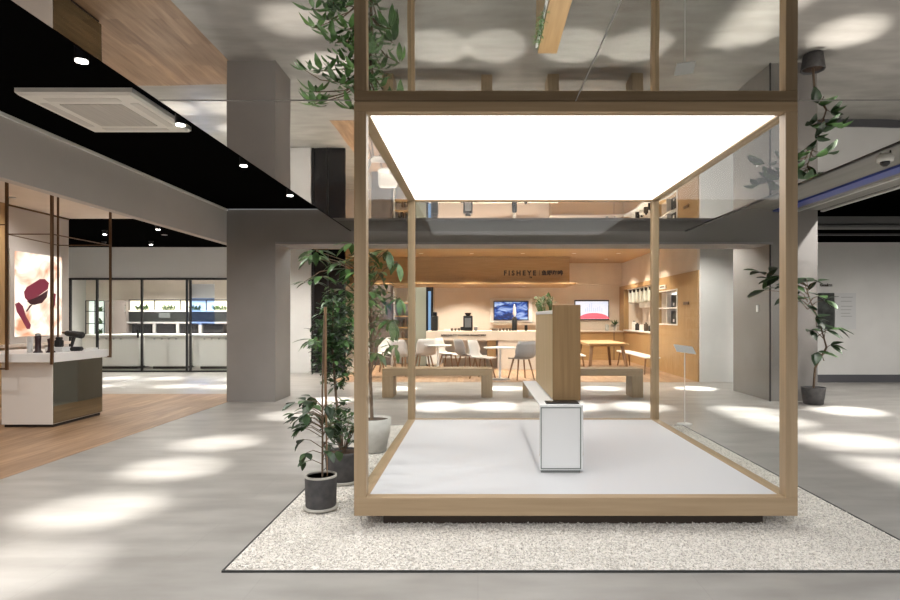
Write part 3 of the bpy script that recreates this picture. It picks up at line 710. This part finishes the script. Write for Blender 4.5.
# ceiling downlights of cafe
for y in (15.9, 17.3, 19.0):
    for x in (-3.1, -1.64, -.18, 1.29, 2.77, 4.05):
        if y > 18 and x < 3: continue
        o = wide(x, y, HB, CAFE_W, (1, .86, .69), 120)
        o['label'] = 'recessed downlight in the wooden cafe ceiling, %s row, %s' % ({15.9: 'front', 17.3: 'middle', 19.0: 'rear'}[y], ORD[[-3.1, -1.64, -.18, 1.29, 2.77, 4.05].index(x)] if x < 4 else 'nearest the right wall'); o['group'] = 'downlights in the cafe ceiling'
for x in (-2.5, -.5, 1.5):
    o = wide(x, 19.6, 2.44, CAFE_W*.85, (1, .88, .74), 140); o['label'] = 'small downlight under the fascia soffit, '+{-2.5: 'left', -.5: 'middle', 1.5: 'right'}[x]; o['group'] = 'downlights under the soffit'
for i, (x, y) in enumerate(((-3, 14.4), (0, 14.4), (3, 14.4))):  # unseen lamps added to throw light on the fascia
    o = wide(x, y, HB, CAFE_W*.35, (1, .90, .78), 140)
    o['label'] = 'added downlight over the front of the cafe, '+('leftmost', 'middle', 'rightmost')[i]; o['group'] = 'added front cafe downlights'

# main counter
cw = noisy('cream counter', (.64, .57, .49), (.68, .61, .53), .5, (1, 1, 1), 2)
ct = thing('cafe_counter', 'long cream cafe counter with open undershelf and lettering', 'counter', (0, 16.9, .003)); of_ = ct.location
zc = 1.06
bx('worktop', cw, -1.43, 2.3, 16.5, 17.4, .80, zc, ct, .006, of_)
bx('side_panel', white, -1.43, -1.0, 16.55, 17.35, .003, .84, ct, .15, of_)
bx('side_panel', cw, .55, 2.3, 16.52, 17.35, .003, .84, ct, 0, of_)
bx('back_panel', cw, -1.0, .55, 17.2, 17.35, .003, .84, ct, 0, of_)
bx('divider', hon_z, .25, .5, 16.6, 17.2, .35, .84, ct, 0, of_)
bx('undershelf', white, -1.0, .55, 16.7, 17.2, .30, .35, ct, 0, of_)
text('SPECIALTY COFFEE ROASTERS', P(441, 0, 16.49).x, P(486, 0, 16.49).x, 16.495, P(0, 336, 16.49).z, ink, 'lettering', ct, height=.045)
def onc(px, dy=.2): y = 16.5+dy; return ((px-478)*y/600, y, zc)
o = thing('coffee_grinder', 'black square coffee grinder on the cream counter', 'grinder', onc(468)); MB().box(-.13, .13, -.1, .1, 0, .42, .01).build('body', black, o); MB().box(-.09, .09, -.11, -.1, .1, .36).build('panel', steel, o)
MB().lathe([(.05, .42), (.1, .5), (0, .5)], 14).build('hopper', black_gloss, o)
o = thing('espresso_machine', 'dark coffee machine at the left end of the counter', 'coffee machine', onc(434.5, .35)); MB().box(-.08, .1, -.2, .2, 0, .42, .02).build('body', black, o); MB().box(-.06, .08, -.17, .17, .42, .52, .02).build('cup_rail', black_gloss, o)
o = thing('black_vase', 'tall black bottle with white flower spike on the counter', 'vase', onc(514.5)); MB().lathe([(.07, 0), (.07, .36), (.03, .40), (0, .4)], 14).build('bottle', black, o)
MB().lathe([(.01, .38), (.05, .48), (.04, .62), (.012, .74), (0, .75)], 10).build('flower', white, o)
cup0 = None
for k, px in enumerate((452, 455.5, 459, 497, 500, 503.5, 507, 510, 537)):
    if cup0 is None:
        cup0 = thing('coffee_cup', 'small dark coffee cup on the cream counter, leftmost of the nine', 'cup', onc(px), group='cups on the cafe counter')
        MB().lathe([(.025, 0), (.038, .07), (.034, .07), (.02, .01), (0, .01)], 12).build('bowl', dark_wood, cup0)
        MB().tube([(.036, 0, .055), (.055, 0, .045), (.05, 0, .02), (.03, 0, .018)], .005, 6).build('handle', dark_wood, cup0)
    else:
        c_ = copy_tree(cup0); c_.location = onc(px, .15+.05*(k % 3)); c_['label'] = 'small dark coffee cup on the cream counter, %s of the nine' % ORD[k]
tag(bx('napkin_box', white, *[onc(447)[0]+v for v in (-.08, .08)], 16.6, 16.75, zc, zc+.05), 'white napkin tray left on the cream counter', 'tray')
o = tag(bx('black_canister', black, *[onc(526)[0]+v for v in (-.04, .04)], 16.65, 16.75, zc, zc+.16, b=.01), 'short black canister right of the tall black bottle', 'canister')
tag(bx('black_basket', black, *[onc(462.5)[0]+v for v in (-.06, .06)], 16.8, 16.9, zc, zc+.11, b=.01), 'black basket beside the grinder', 'basket')
tag(bx('metal_jug', steel, *[onc(476)[0]+v for v in (-.05, .05)], 16.65, 16.75, zc, zc+.13, b=.02), 'steel jug right of the grinder', 'jug')
tag(bx('bread_tray', dark_wood, *[onc(494)[0]+v for v in (-.07, .07)], 16.6, 16.75, zc, zc+.07, b=.02), 'dark wooden tray right of the steel jug', 'tray')
# shelf on back wall
tag(bx('wall_shelf', cw, .5, 1.95, 20.5, 20.75, 1.18, 1.22), 'thin cream shelf under the left wall screen', 'shelf')

# screens
scr = mat('blue screen', (.02, .03, .1), .2, emit=.6); N, L, p = nodes(scr)
tc = N.new('ShaderNodeTexCoord'); nz = N.new('ShaderNodeTexNoise'); nz.inputs['Scale'].default_value = 2.6; nz.inputs['Detail'].default_value = 2; nz.inputs['Distortion'].default_value = .8
r = N.new('ShaderNodeValToRGB'); e_ = r.color_ramp.elements; e_[0].position = .40; e_[0].color = (.004, .008, .03, 1); e_[1].position = .66; e_[1].color = (.55, .68, .95, 1)
q = e_.new(.50); q.color = (.02, .08, .36, 1)
mp = N.new('ShaderNodeMapping'); mp.inputs['Scale'].default_value = (1, 1, 2)
L.new(tc.outputs['Object'], mp.inputs[0]); L.new(mp.outputs[0], nz.inputs['Vector']); L.new(nz.outputs['Fac'], r.inputs[0]); L.new(r.outputs[0], p.inputs['Emission Color'])
o = thing('wall_screen', 'blue lit screen in a wide white surround behind the counter', 'screen', (1.13, 20.74, 1.3)); of_ = o.location
bx('surround', white, P(490, 0, 20.74).x, P(532, 0, 20.74).x, 20.66, 20.75, P(0, 322.5, 20.74).z, P(0, 298.5, 20.74).z, o, .01, of_)
bx('bezel', black, P(493.5, 0, 20.65).x, P(528.5, 0, 20.65).x, 20.62, 20.66, P(0, 320.3, 20.65).z, P(0, 301, 20.65).z, o, 0, of_)
bx('display', scr, P(494.5, 0, 20.65).x, P(527.5, 0, 20.65).x, 20.612, 20.62, P(0, 319.5, 20.65).z, P(0, 302, 20.65).z, o, 0, of_)
o = thing('wall_screen', 'white screen with a pink half disc above the wooden counter', 'screen', (3.9, 20.74, 1.3)); of_ = o.location
bx('bezel', black, P(574.5, 0, 20.7).x, P(609, 0, 20.7).x, 20.68, 20.75, P(0, 320, 20.7).z, P(0, 300, 20.7).z, o, .005, of_)
bx('display', mat('pale screen', (.5, .55, .7), .2, emit=.42, ecol=(.72, .78, .95)), P(575.3, 0, 20.7).x, P(608, 0, 20.7).x, 20.672, 20.68, P(0, 319, 20.7).z, P(0, 301.3, 20.7).z, o, 0, of_)
m = MB(); cx, cz = P(594, 319, 20.67).x, P(0, 318.8, 20.67).z; vs = [(cx+.52*math.cos(a), 20.668, cz+.2*math.sin(a)) for a in [math.pi*k/20 for k in range(21)]]
vs2 = [(v[0], 20.672, v[2]) for v in vs]; m.add(vs+vs2, [tuple(reversed(range(21))), tuple(range(21, 42))]+[(i, i+1, i+22, i+21) for i in range(20)])
m.build('graphic', mat('pink graphic', (.8, .1, .15), .4, emit=.4, ecol=(.95, .16, .22)), o, of_)
m = MB()
for k in range(9): m.box(cx-.3+.07*k, cx-.3+.07*k+.02, 20.669, 20.672, cz+.24, cz+.24+random.uniform(.1, .3))
m.build('caption', mat('caption blue', (.4, .5, .7), .4, emit=.3, ecol=(.45, .55, .8)), o, of_)

# rear wood counter (under second screen) and niche counter
o = thing('wooden_counter', 'honey wood wall counter with pale top beneath the pink screen', 'counter', (3.6, 20.3, .003)); of_ = o.location
bx('front', hon_x, 2.45, 4.88, 20.12, 20.74, .003, .94, o, 0, of_); bx('worktop', cw, 2.42, 4.88, 20.08, 20.74, .94, .98, o, .004, of_)
bx('joint', dark_wood, 4.55, 4.57, 20.11, 20.12, .003, .94, o, 0, of_)
o = thing('niche_counter', 'pale counter ledge inside the wooden wall opening', 'counter', (5.2, 18.5, .98)); of_ = o.location
bx('ledge', white, 4.86, 5.5, 16.92, 20.08, .98, 1.02, o, .004, of_)
o = thing('small_potted_plant', 'small green plant in a pale pot on the wooden wall counter', 'plant', (P(615, 0, 20.3).x, 20.3, .98))
MB().lathe([(.05, 0), (.07, .17), (.06, .17), (0, .15)], 14).build('pot', white, o)
m = MB()
for k in range(30): rleaf(m, (0, 0, .16), random.uniform(.15, .3), .05, .1, 1.4)
m.build('foliage', leaf_mid, o)
tag(bx('glass_jar', mat('jar', (.55, .6, .6), .1), P(607, 0, 20.3).x-.05, P(607, 0, 20.3).x+.05, 20.25, 20.35, .98, 1.2, b=.02), 'clear jar left of the small potted plant', 'jar')
for k, (y, c_, h_, lb) in enumerate(((17.2, white, .3, 'tall white canister nearest in the wall opening'), (17.7, black, .2, 'short black box in the wall opening'), (18.2, dark_wood, .26, 'dark brown bottle in the wall opening'), (18.7, white, .22, 'white canister deep in the wall opening'), (19.2, black, .24, 'black bottle near the far end of the wall opening'), (19.6, white, .3, 'pale canister at the far end of the wall opening'))):
    o = thing('counter_bottle', lb, 'container', (5.1, y, 1.02), group='containers in the wall opening')
    MB().lathe([(.07, 0), (.07, h_*.8), (.03, h_*.9), (0, h_*.9)], 14).build('body', c_, o); MB().lathe([(.03, h_*.88), (.035, h_), (0, h_)], 12).build('cap', black, o)
# hanging glasses rack
rk = thing('glass_rack', 'white glass rack with pale stemware hung in the wall opening', 'rack', (5.15, 18.3, 2.5)); of_ = rk.location
bx('rail', white, 4.95, 5.4, 17.0, 19.9, 2.33, 2.36, rk, 0, of_)
MB().box(5.35, 5.42, 17.0, 19.9, 1.75, 2.33).build('back_panel', white, rk, of_)
gm = mat('frosted glass', (.68, .72, .68), .15)
for k in range(7):
    y = 17.1+k*.45
    o = MB().lathe([(.09, 0), (.09, -.36), (.08, -.4), (.02, -.42), (0, -.42)], 14).build('glass_tube', gm, rk, of_); o.location = Vector((5.05, y, 2.31))-Vector(of_); 
    for v in o.data.vertices: v.co += Vector(of_)
    o2 = MB().lathe([(.05, .0), (.03, -.1), (0, -.1)], 10).build('clip', black, rk); o2.location = Vector((5.0, y-.12, 2.33))-Vector(of_)
# lit shelf niche
ns = thing('lit_shelf', 'white backlit shelf niche in the honey wood wall', 'shelf', (5.2, 15.6, 1.27)); of_ = ns.location
bx('back_panel', mat('lit back', (.9, .88, .82), .5, emit=.35, ecol=(1, .93, .82)), 5.46, 5.5, 14.74, 16.5, 1.27, 2.11, ns, 0, of_)
bx('shelf_board', white, 4.9, 5.46, 14.75, 16.49, 1.66, 1.69, ns, 0, of_); bx('frame', white, 4.87, 4.9, 14.70, 16.54, 1.24, 1.27, ns, 0, of_)
bx('frame', white, 4.87, 4.9, 14.70, 16.54, 2.11, 2.14, ns, 0, of_); bx('frame', white, 4.87, 4.9, 14.70, 14.74, 1.27, 2.11, ns, 0, of_)
bx('divider', white, 4.92, 5.46, 15.65, 15.68, 1.27, 2.11, ns, 0, of_)
spot((5.15, 15.6, 2.06), (5.25, 15.6, 1.3), 7, 150, .4, (1, .92, .8))
for k, (z, lb) in enumerate(((1.69, 'dark boxed product on the upper lit shelf'), (1.27, 'dark boxed product on the lower lit shelf'))):
    o = thing('boxed_product', lb, 'box', (5.16, 15.45, z)); MB().box(-.12, .18, -.2, .2, 0, .33, .005).build('carton', black, o); MB().box(-.124, -.12, -.05, .05, .05, .12).build('label_patch', white, o)
# signs on the wood wall
def wallsign(x0, y0, x1, y1, m_, name, lb, cat):
    X = 4.885; d0 = X*600/(x0-478); d1 = X*600/(x1-478)
    z0 = HC-(y1-317)*d1/600; z1 = HC-(y0-317)*d1/600
    o = thing(name, lb, cat, (X, (d0+d1)/2, z0)); MB().box(X-.02, X+.005, d1, d0, z0, z1, .002).build('plate', m_, o, o.location); return o, d1, d0, z0, z1
o, a, b_, z0, z1 = wallsign(658, 284.5, 666, 288.6, white, 'wall_sign', 'small white sign plate above the lit shelf niche', 'sign')
MB().box(4.86, 4.865, a+.1, b_-.25, z0+.035, z1-.03).build('mark', ink, o, o.location)
o, a, b_, z0, z1 = wallsign(684, 301.5, 689, 304.5, bronze, 'bronze_plaque', 'small bronze plaque on the honey wood wall', 'plaque')

# left part of cafe: black partition, cabinet, shelves, fridge
o = thing('black_partition', 'tall black glazed partition between white wall and cafe', 'partition', (-3.9, 15.6, .003)); of_ = o.location
bx('panel', black_gloss, -4.31, -3.45, 15.56, 15.64, .003, 3.2, o, 0, of_); bx('frame', black, -4.31, -4.25, 15.53, 15.56, .003, 3.2, o, 0, of_); bx('frame', black, -3.92, -3.88, 15.53, 15.56, .003, 3.2, o, 0, of_)
o = thing('grey_cabinet', 'tall dark grey cabinet left of the open shelves', 'cabinet', (-2.9, 18.2, .003)); of_ = o.location
gc = mat('dark taupe', (.10, .085, .08), .5)
bx('body', gc, -3.2, -2.6, 18.0, 18.6, .003, 2.4, o, .004, of_); bx('door', gc, -3.18, -2.62, 17.975, 18.0, .05, 2.38, o, .003, of_)
o = thing('open_shelf', 'pale open shelving with wooden shelves left of the fridge', 'shelf', (-2.3, 18.4, .003)); of_ = o.location
bx('back', white, -2.58, -1.95, 18.7, 18.74, .003, 2.35, o, 0, of_); bx('side', white, -2.58, -2.54, 18.3, 18.7, .003, 2.35, o, 0, of_); bx('side', white, -1.99, -1.95, 18.3, 18.7, .003, 2.35, o, 0, of_)
for z in (.3, .75, 1.1, 1.45, 1.85): bx('shelf_board', hon_x, -2.54, -1.99, 18.3, 18.7, z, z+.04, o, 0, of_)
for k, (x, z, m_, h_) in enumerate(((-2.4, 1.14, dark_wood, .2), (-2.25, 1.14, bronze, .24), (-2.1, 1.14, dark_wood, .18), (-2.3, .79, bronze, .22), (-2.12, .79, dark_wood, .2), (-2.35, 1.49, gc, .2))):
    tag(MB().lathe([(.06, 0), (.06, h_*.8), (.03, h_)], 12).build('shelf_jar', m_), 'small jar on the pale open shelving, '+('middle board, left', 'middle board, centre', 'middle board, right', 'lower board, left', 'lower board, right', 'upper board')[k], 'jar', 'jars on the open shelving').location = (x, 18.45, z)
o = thing('drinks_fridge', 'tall grey-green fridge with black framed blue lit door', 'fridge', (-1.6, 17.9, .003)); of_ = o.location
bx('body', mat('grey green steel', (.22, .24, .21), .4), -1.86, -1.52, 17.6, 18.2, .003, 2.32, o, .004, of_)
bx('door', black_gloss, -1.52, -1.31, 17.58, 18.2, .003, 2.32, o, .004, of_); bx('glass', mat('blue glow', (.1, .2, .4), .2, emit=.12, ecol=(.25, .45, .8)), -1.46, -1.38, 17.57, 17.58, .4, 2.2, o, 0, of_)

# chairs and tables
shell_m = mat('white plastic shell', (.62, .60, .58), .4); shell_g = mat('grey plastic shell', (.34, .33, .33), .4)
def chair_mesh():
    m = MB(); prof = [(.22, .435), (.15, .45), (0, .44), (-.14, .445), (-.2, .50), (-.235, .62), (-.26, .74), (-.275, .83)]
    wd = [.19, .22, .24, .235, .235, .235, .225, .19]; curl = [.01, .02, .03, .04, .05, .05, .035, .02]
    n = 7; rows = []
    for (y, z), w_, c_ in zip(prof, wd, curl):
        rows.append([(w_*(2*i/(n-1)-1), y+(c_*abs(2*i/(n-1)-1)**2 if z > .5 else 0), z+(c_*abs(2*i/(n-1)-1)**2 if z <= .5 else 0)) for i in range(n)])
    vs = [v for r in rows for v in r]; k = len(vs)
    nrm = []
    for i, (y, z) in enumerate(prof):
        a = prof[max(i-1, 0)]; b_ = prof[min(i+1, len(prof)-1)]; t_ = Vector((0, b_[0]-a[0], b_[1]-a[1])).normalized(); nrm.append(Vector((0, t_.z, -t_.y)))
    vs2 = [tuple(Vector(rows[i][j])-nrm[i]*(-.014)*(-1 if True else 1)) for i in range(len(rows)) for j in range(n)]
    fs = []
    R_ = len(rows)
    for i in range(R_-1):
        for j in range(n-1):
            a = i*n+j; fs.append((a, a+1, a+n+1, a+n)); fs.append((a+k, a+n+k, a+n+1+k, a+1+k))
    edge = [j for j in range(n)]+[i*n+n-1 for i in range(1, R_)]+[(R_-1)*n+j for j in range(n-2, -1, -1)]+[i*n for i in range(R_-2, 0, -1)]
    for a, b_ in zip(edge, edge[1:]+edge[:1]): fs.append((a, a+k, b_+k, b_))
    m.add(vs+vs2, fs, True); return m
def make_chair(m_, label):
    o = thing('shell_chair', label, 'chair', (0, 0, .003), group='shell chairs in the cafe')
    chair_mesh().build('shell', m_, o)
    for sx in (-1, 1):
        for sy in (-1, 1):
            MB().tube([(sx*.12, sy*.11-.01, .435), (sx*.2, sy*.2-.01, 0)], [.02, .014], 8).build('leg', leg_wood, o)
    return o
ch_w = make_chair(shell_m, 'w'); ch_g = make_chair(shell_g, 'g'); used = set()
R = math.radians
seats = [  # px, depth, facing angle (0 = facing +y), colour, label
 (521, 13.9, 24, 'g', 'grey shell chair right of the round cafe table, nearest the wooden block'),
 (483, 14.1, -118, 'w', 'white shell chair left of the round cafe table, facing it'),
 (468, 14.9, -60, 'g', 'grey shell chair behind the white chair left of the round table'),
 (449, 15.5, -110, 'w', 'white shell chair in front of the counter undershelf'),
 (424, 15.2, 20, 'w', 'white shell chair before the rounded counter end'),
 (404, 14.8, -30, 'w', 'white shell chair just left of the rear oak post'),
 (378, 14.6, -70, 'w', 'white shell chair beside the front left oak post'),
 (388, 15.9, 190, 'w', 'pale shell chair farthest left, behind the oak bench')]
for px, d, a, c_, lb in seats:
    src = ch_w if c_ == 'w' else ch_g
    o = src if c_ not in used else copy_tree(src); used.add(c_)
    o.location = ((px-478)*d/600, d, .003); o.rotation_euler = (0, 0, R(a)); o['label'] = lb; o.scale = (1.12, 1.12, 1.08)
def round_table(px, d, r_, lb):
    o = thing('round_table', lb, 'table', ((px-478)*d/600, d, .003), group='round cafe tables')
    MB().lathe([(0, .72), (r_-.02, .72), (r_, .73), (r_, .745), (0, .75)], 32).build('table_top', white, o)
    MB().tube([(0, 0, .02), (0, 0, .72)], .03, 12).build('pedestal', white, o)
    MB().lathe([(.24, 0), (.24, .012), (.04, .03), (0, .03)], 24).build('foot', steel, o)
round_table(500, 13.9, .38, 'round white pedestal table before the cream counter')
round_table(438, 15.0, .35, 'round white pedestal table left among the shell chairs')
round_table(392, 14.9, .35, 'round white pedestal table behind the oak bench at far left')
# wooden table with benches
o = thing('dining_table', 'long wooden table with splayed legs at the right of the cafe', 'table', (3.45, 16.9, .003))
MB().box(-.52, .52, -1.1, 1.1, .70, .75, .01).build('table_top', hon_y, o)
MB().box(-.42, .42, -.95, .95, .66, .70).build('apron', hon_y, o)
for sx in (-1, 1):
    for sy in (-1, 1):
        MB().tube([(sx*.4, sy*.85, .7), (sx*.5, sy*1.02, 0)], [.06, .045], 4).build('leg', leg_wood, o)
def cbench(x, y, l, lb):
    o = thing('cafe_bench', lb, 'bench', (x, y, .003), group='benches at the wooden table')
    MB().box(-.19, .19, -l/2, l/2, .41, .45, .01).build('seat', white, o)
    for sx in (-1, 1):
        for sy in (-1, 1): MB().tube([(sx*.13, sy*(l/2-.2), .41), (sx*.18, sy*(l/2-.12), 0)], [.025, .018], 6).build('leg', leg_wood, o)
cbench(4.33, 16.4, 3.1, 'long pale topped bench between the wooden table and the honey wood wall')
cbench(2.62, 16.6, 2.0, 'pale topped bench left of the wooden table')

# ================================================================== KITCHEN behind glass
gy = 15.78
gw = thing('glass_partition', 'black framed sliding glass wall in front of the white kitchen', 'glass wall', (-8.6, gy, 0)); of_ = gw.location
xs = [P(x, 0, gy).x for x in (70.5, 97.3, 142, 187)]+[P(190.5, 0, gy).x, -5.35]
for x in xs[:-1]: bx('mullion', black, x-.022, x+.022, gy-.03, gy+.03, .04, 2.42, gw, 0, of_)
bx('top_rail', black, xs[0]-.05, -5.35, gy-.04, gy+.04, 2.42, 2.47, gw, 0, of_); bx('bottom_rail', black, xs[0]-.05, -5.35, gy-.04, gy+.04, 0, .04, gw, 0, of_)
for a, b_ in zip(xs[:-1], xs[1:]):
    if b_-a > .3: bx('glass_pane', glass, a+.03, b_-.03, gy-.005, gy+.005, .04, 2.42, gw, 0, of_)
struct(bx('wall_kitchen_jamb', cream, -13, xs[0]-.05, 15.72, 15.86, 0, 2.46))
MB().box(xs[2]-.10, xs[2]-.06, gy-.06, gy-.03, .9, 1.1).build('handle', black, gw, of_)
# islands
kw = mat('kitchen white', (.72, .70, .67), .35)
isl = None
for i, (a, b_) in enumerate(((80, 140.5), (143, 188), (191, 240))):
    x0, x1 = P(a, 0, 16.6).x, P(b_, 0, 16.6).x
    o = thing('kitchen_island', ['white kitchen island behind the left glass doors', 'white kitchen island in the middle behind the glass', 'white kitchen island behind the right glass pane'][i], 'kitchen island', ((x0+x1)/2, 17, 0)); of_ = o.location
    bx('worktop', kw, x0, x1, 16.5, 17.5, .90, .96, o, .006, of_); bx('cabinet', kw, x0+.05, x1-.05, 16.6, 17.4, .08, .90, o, .01, of_); bx('plinth', gc, x0+.18, x1-.18, 16.78, 17.35, 0, .08, o, 0, of_)
    n = 4
    for k in range(n):
        kx = (x0+x1)/2-.3+.2*k
        MB().tube([(kx, 16.6, .84), (kx, 16.575, .84)], .025, 10).build('knob', steel, o, of_)
    if i == 1: pass
# back run
kd = mat('charcoal kitchen front', (.014, .016, .016), .35)
xa, xb = P(125, 0, 19.2).x, -5.45
o = thing('oven_units', 'charcoal kitchen units with built-in ovens along the back wall', 'kitchen unit', ((xa+xb)/2, 19.4, 0)); of_ = o.location
bx('base_unit', kd, xa, xb, 19.25, 19.88, 0, .88, o, 0, of_); bx('worktop', kw, xa, xb, 19.2, 19.88, .88, .91, o, 0, of_)
bx('wall_unit', kd, xa, xb, 19.4, 19.88, 1.29, 1.62, o, 0, of_); bx('ledge', mat('grey stone', (.35, .34, .33), .4), xa, xb, 19.3, 19.88, 1.24, 1.29, o, 0, of_)
for x0_, x1_ in ((132, 151), (157, 175), (180, 197), (203, 223)):
    bx('oven', black_gloss, P(x0_, 0, 19.3).x, P(x1_, 0, 19.3).x, 19.3, 19.7, .91, 1.22, o, 0, of_)
for xx in (154, 177.5, 200): bx('divider', mat('steel grey', (.3, .29, .28), .4), P(xx-1.5, 0, 19.3).x, P(xx+1.5, 0, 19.3).x, 19.3, 19.8, .91, 1.24, o, 0, of_)
tag(bx('extractor_panel', mat('grey panel', (.10, .11, .11), .3), P(159, 0, 19.38).x, P(170, 0, 19.38).x, 19.37, 19.4, 1.42, 1.58, o, 0, of_))
# lit planter shelf
o = thing('planter_shelf', 'backlit black framed shelf of herbs above the ovens', 'shelf', ((xa+xb)/2, 19.6, 1.62)); of_ = o.location
bx('back_light', mat('shelf light', (.9, .85, .7), .5, emit=.5, ecol=(1, .90, .68)), xa, xb, 19.5, 19.54, 1.64, 1.98, o, 0, of_)
bx('top', black, xa, xb, 19.4, 19.88, 1.98, 2.01, o, 0, of_); bx('bottom', kw, xa, xb, 19.4, 19.5, 1.62, 1.66, o, 0, of_)
for k in range(8):
    x = xa+(xb-xa)*k/7; bx('upright', black, x-.014, x+.014, 19.4, 19.42, 1.66, 1.98, o, 0, of_)
for k in range(7):
    m = MB(); xc = xa+(xb-xa)*(k+.5)/7
    for j in range(60): rleaf(m, (xc+random.uniform(-.2, .2), 19.46+random.uniform(-.03, .02), 1.68+random.uniform(0, .05)), random.uniform(.08, .2), .05, .2, 1.3)
    m.tube([(xc-.2, 19.46, 1.675), (xc+.2, 19.46, 1.675)], .015, 6)
    tag(m.build('herb_box', leaf_lite), 'leafy herbs in the backlit shelf over the ovens, %s bay' % (ORD[k] if k < 6 else 'rightmost'), 'plants', 'herbs above the ovens')
# tall fridge panel and glass shelving
o = thing('tall_cupboard', 'tall taupe cupboard between lit shelving and ovens', 'cupboard', (P(114, 0, 19.2).x, 19.5, 0)); of_ = o.location
bx('body', mat('taupe front', (.22, .19, .175), .5), P(104, 0, 19.2).x, xa, 19.25, 19.88, 0, 1.98, o, 0, of_); bx('handle', steel, P(124, 0, 19.2).x, P(124.6, 0, 19.2).x, 19.21, 19.25, 1.6, 1.8, o, 0, of_)
o = thing('lit_display_shelf', 'bright black framed glass shelving at the left of the kitchen', 'shelf', (P(94, 0, 19.2).x, 19.5, 0)); of_ = o.location
xl, xr_ = P(85, 0, 19.3).x, P(103.5, 0, 19.3).x
bx('back_light', mat('shelf light cool', (.8, .85, .8), .5, emit=.45, ecol=(.85, .95, .88)), xl, xr_, 19.5, 19.54, .9, 1.98, o, 0, of_)
for z in (.88, 1.22, 1.62, 1.96): bx('shelf_board', black, xl, xr_, 19.35, 19.5, z, z+.02, o, 0, of_)
for x in (xl, (xl+xr_)/2, xr_): bx('upright', black, x-.012, x+.012, 19.33, 19.35, 0, 1.98, o, 0, of_)
bx('base_unit', kw, xl, xr_, 19.35, 19.8, 0, .88, o, 0, of_)
for k, z in enumerate((.90, 1.24, 1.64)):
    o = tag(MB(), None) if False else None
    m = MB()
    for j in range(25): rleaf(m, (0, 0, .03), random.uniform(.08, .18), .05, .3, 1.4)
    m.lathe([(.05, 0), (.06, .06), (0, .06)], 10)
    q = tag(m.build('shelf_plant', leaf_mid), ['small plant on the lowest lit glass shelf', 'small plant on the middle lit glass shelf', 'small plant on the top lit glass shelf'][k], 'plant'); q.location = (xr_-.17, 19.42, z)
# added panel standing in for a blue reflection in the glass
o = thing('reflection_film', 'added translucent blue film panel hung behind the right glass pane', 'film panel', (P(203, 0, 16.1).x, 16.1, 1.2)); of_ = o.location
bx('panel', tint, P(191.5, 0, 16.1).x, P(214.5, 0, 16.1).x, 16.1, 16.106, P(0, 325, 16.1).z, P(0, 298, 16.1).z, o, 0, of_)
bx('header', mat('pale reflection film', (.75, .76, .8), .5), P(191.5, 0, 16.1).x, P(214.5, 0, 16.1).x, 16.1, 16.106, P(0, 298, 16.1).z, P(0, 284, 16.1).z, o, 0, of_)
for px in (192, 214): MB().tube([(P(px, 0, 16.1).x, 16.103, P(0, 284, 16.1).z), (P(px, 0, 16.1).x, 16.103, 2.75)], .004, 5).build('wire', steel, o, of_)
for i, px in enumerate((120, 156, 195)):
    x = P(px, 0, 16.9).x; o = shop_spot(x, 16.9, x+.2, 18.2, 'small black ceiling spotlight inside the glazed kitchen, '+('left', 'middle', 'right')[i], z=2.75, L_=.17, power=150, ang=120, group='kitchen spotlights')
for x in (-10.5, -8.5, -6.8): o = wide(x, 18.2, 2.75, 230, (1, .95, .88)); o['label'] = 'recessed downlight in the kitchen ceiling, '+{-10.5: 'left', -8.5: 'middle', -6.8: 'right'}[x]; o['group'] = 'kitchen downlights'
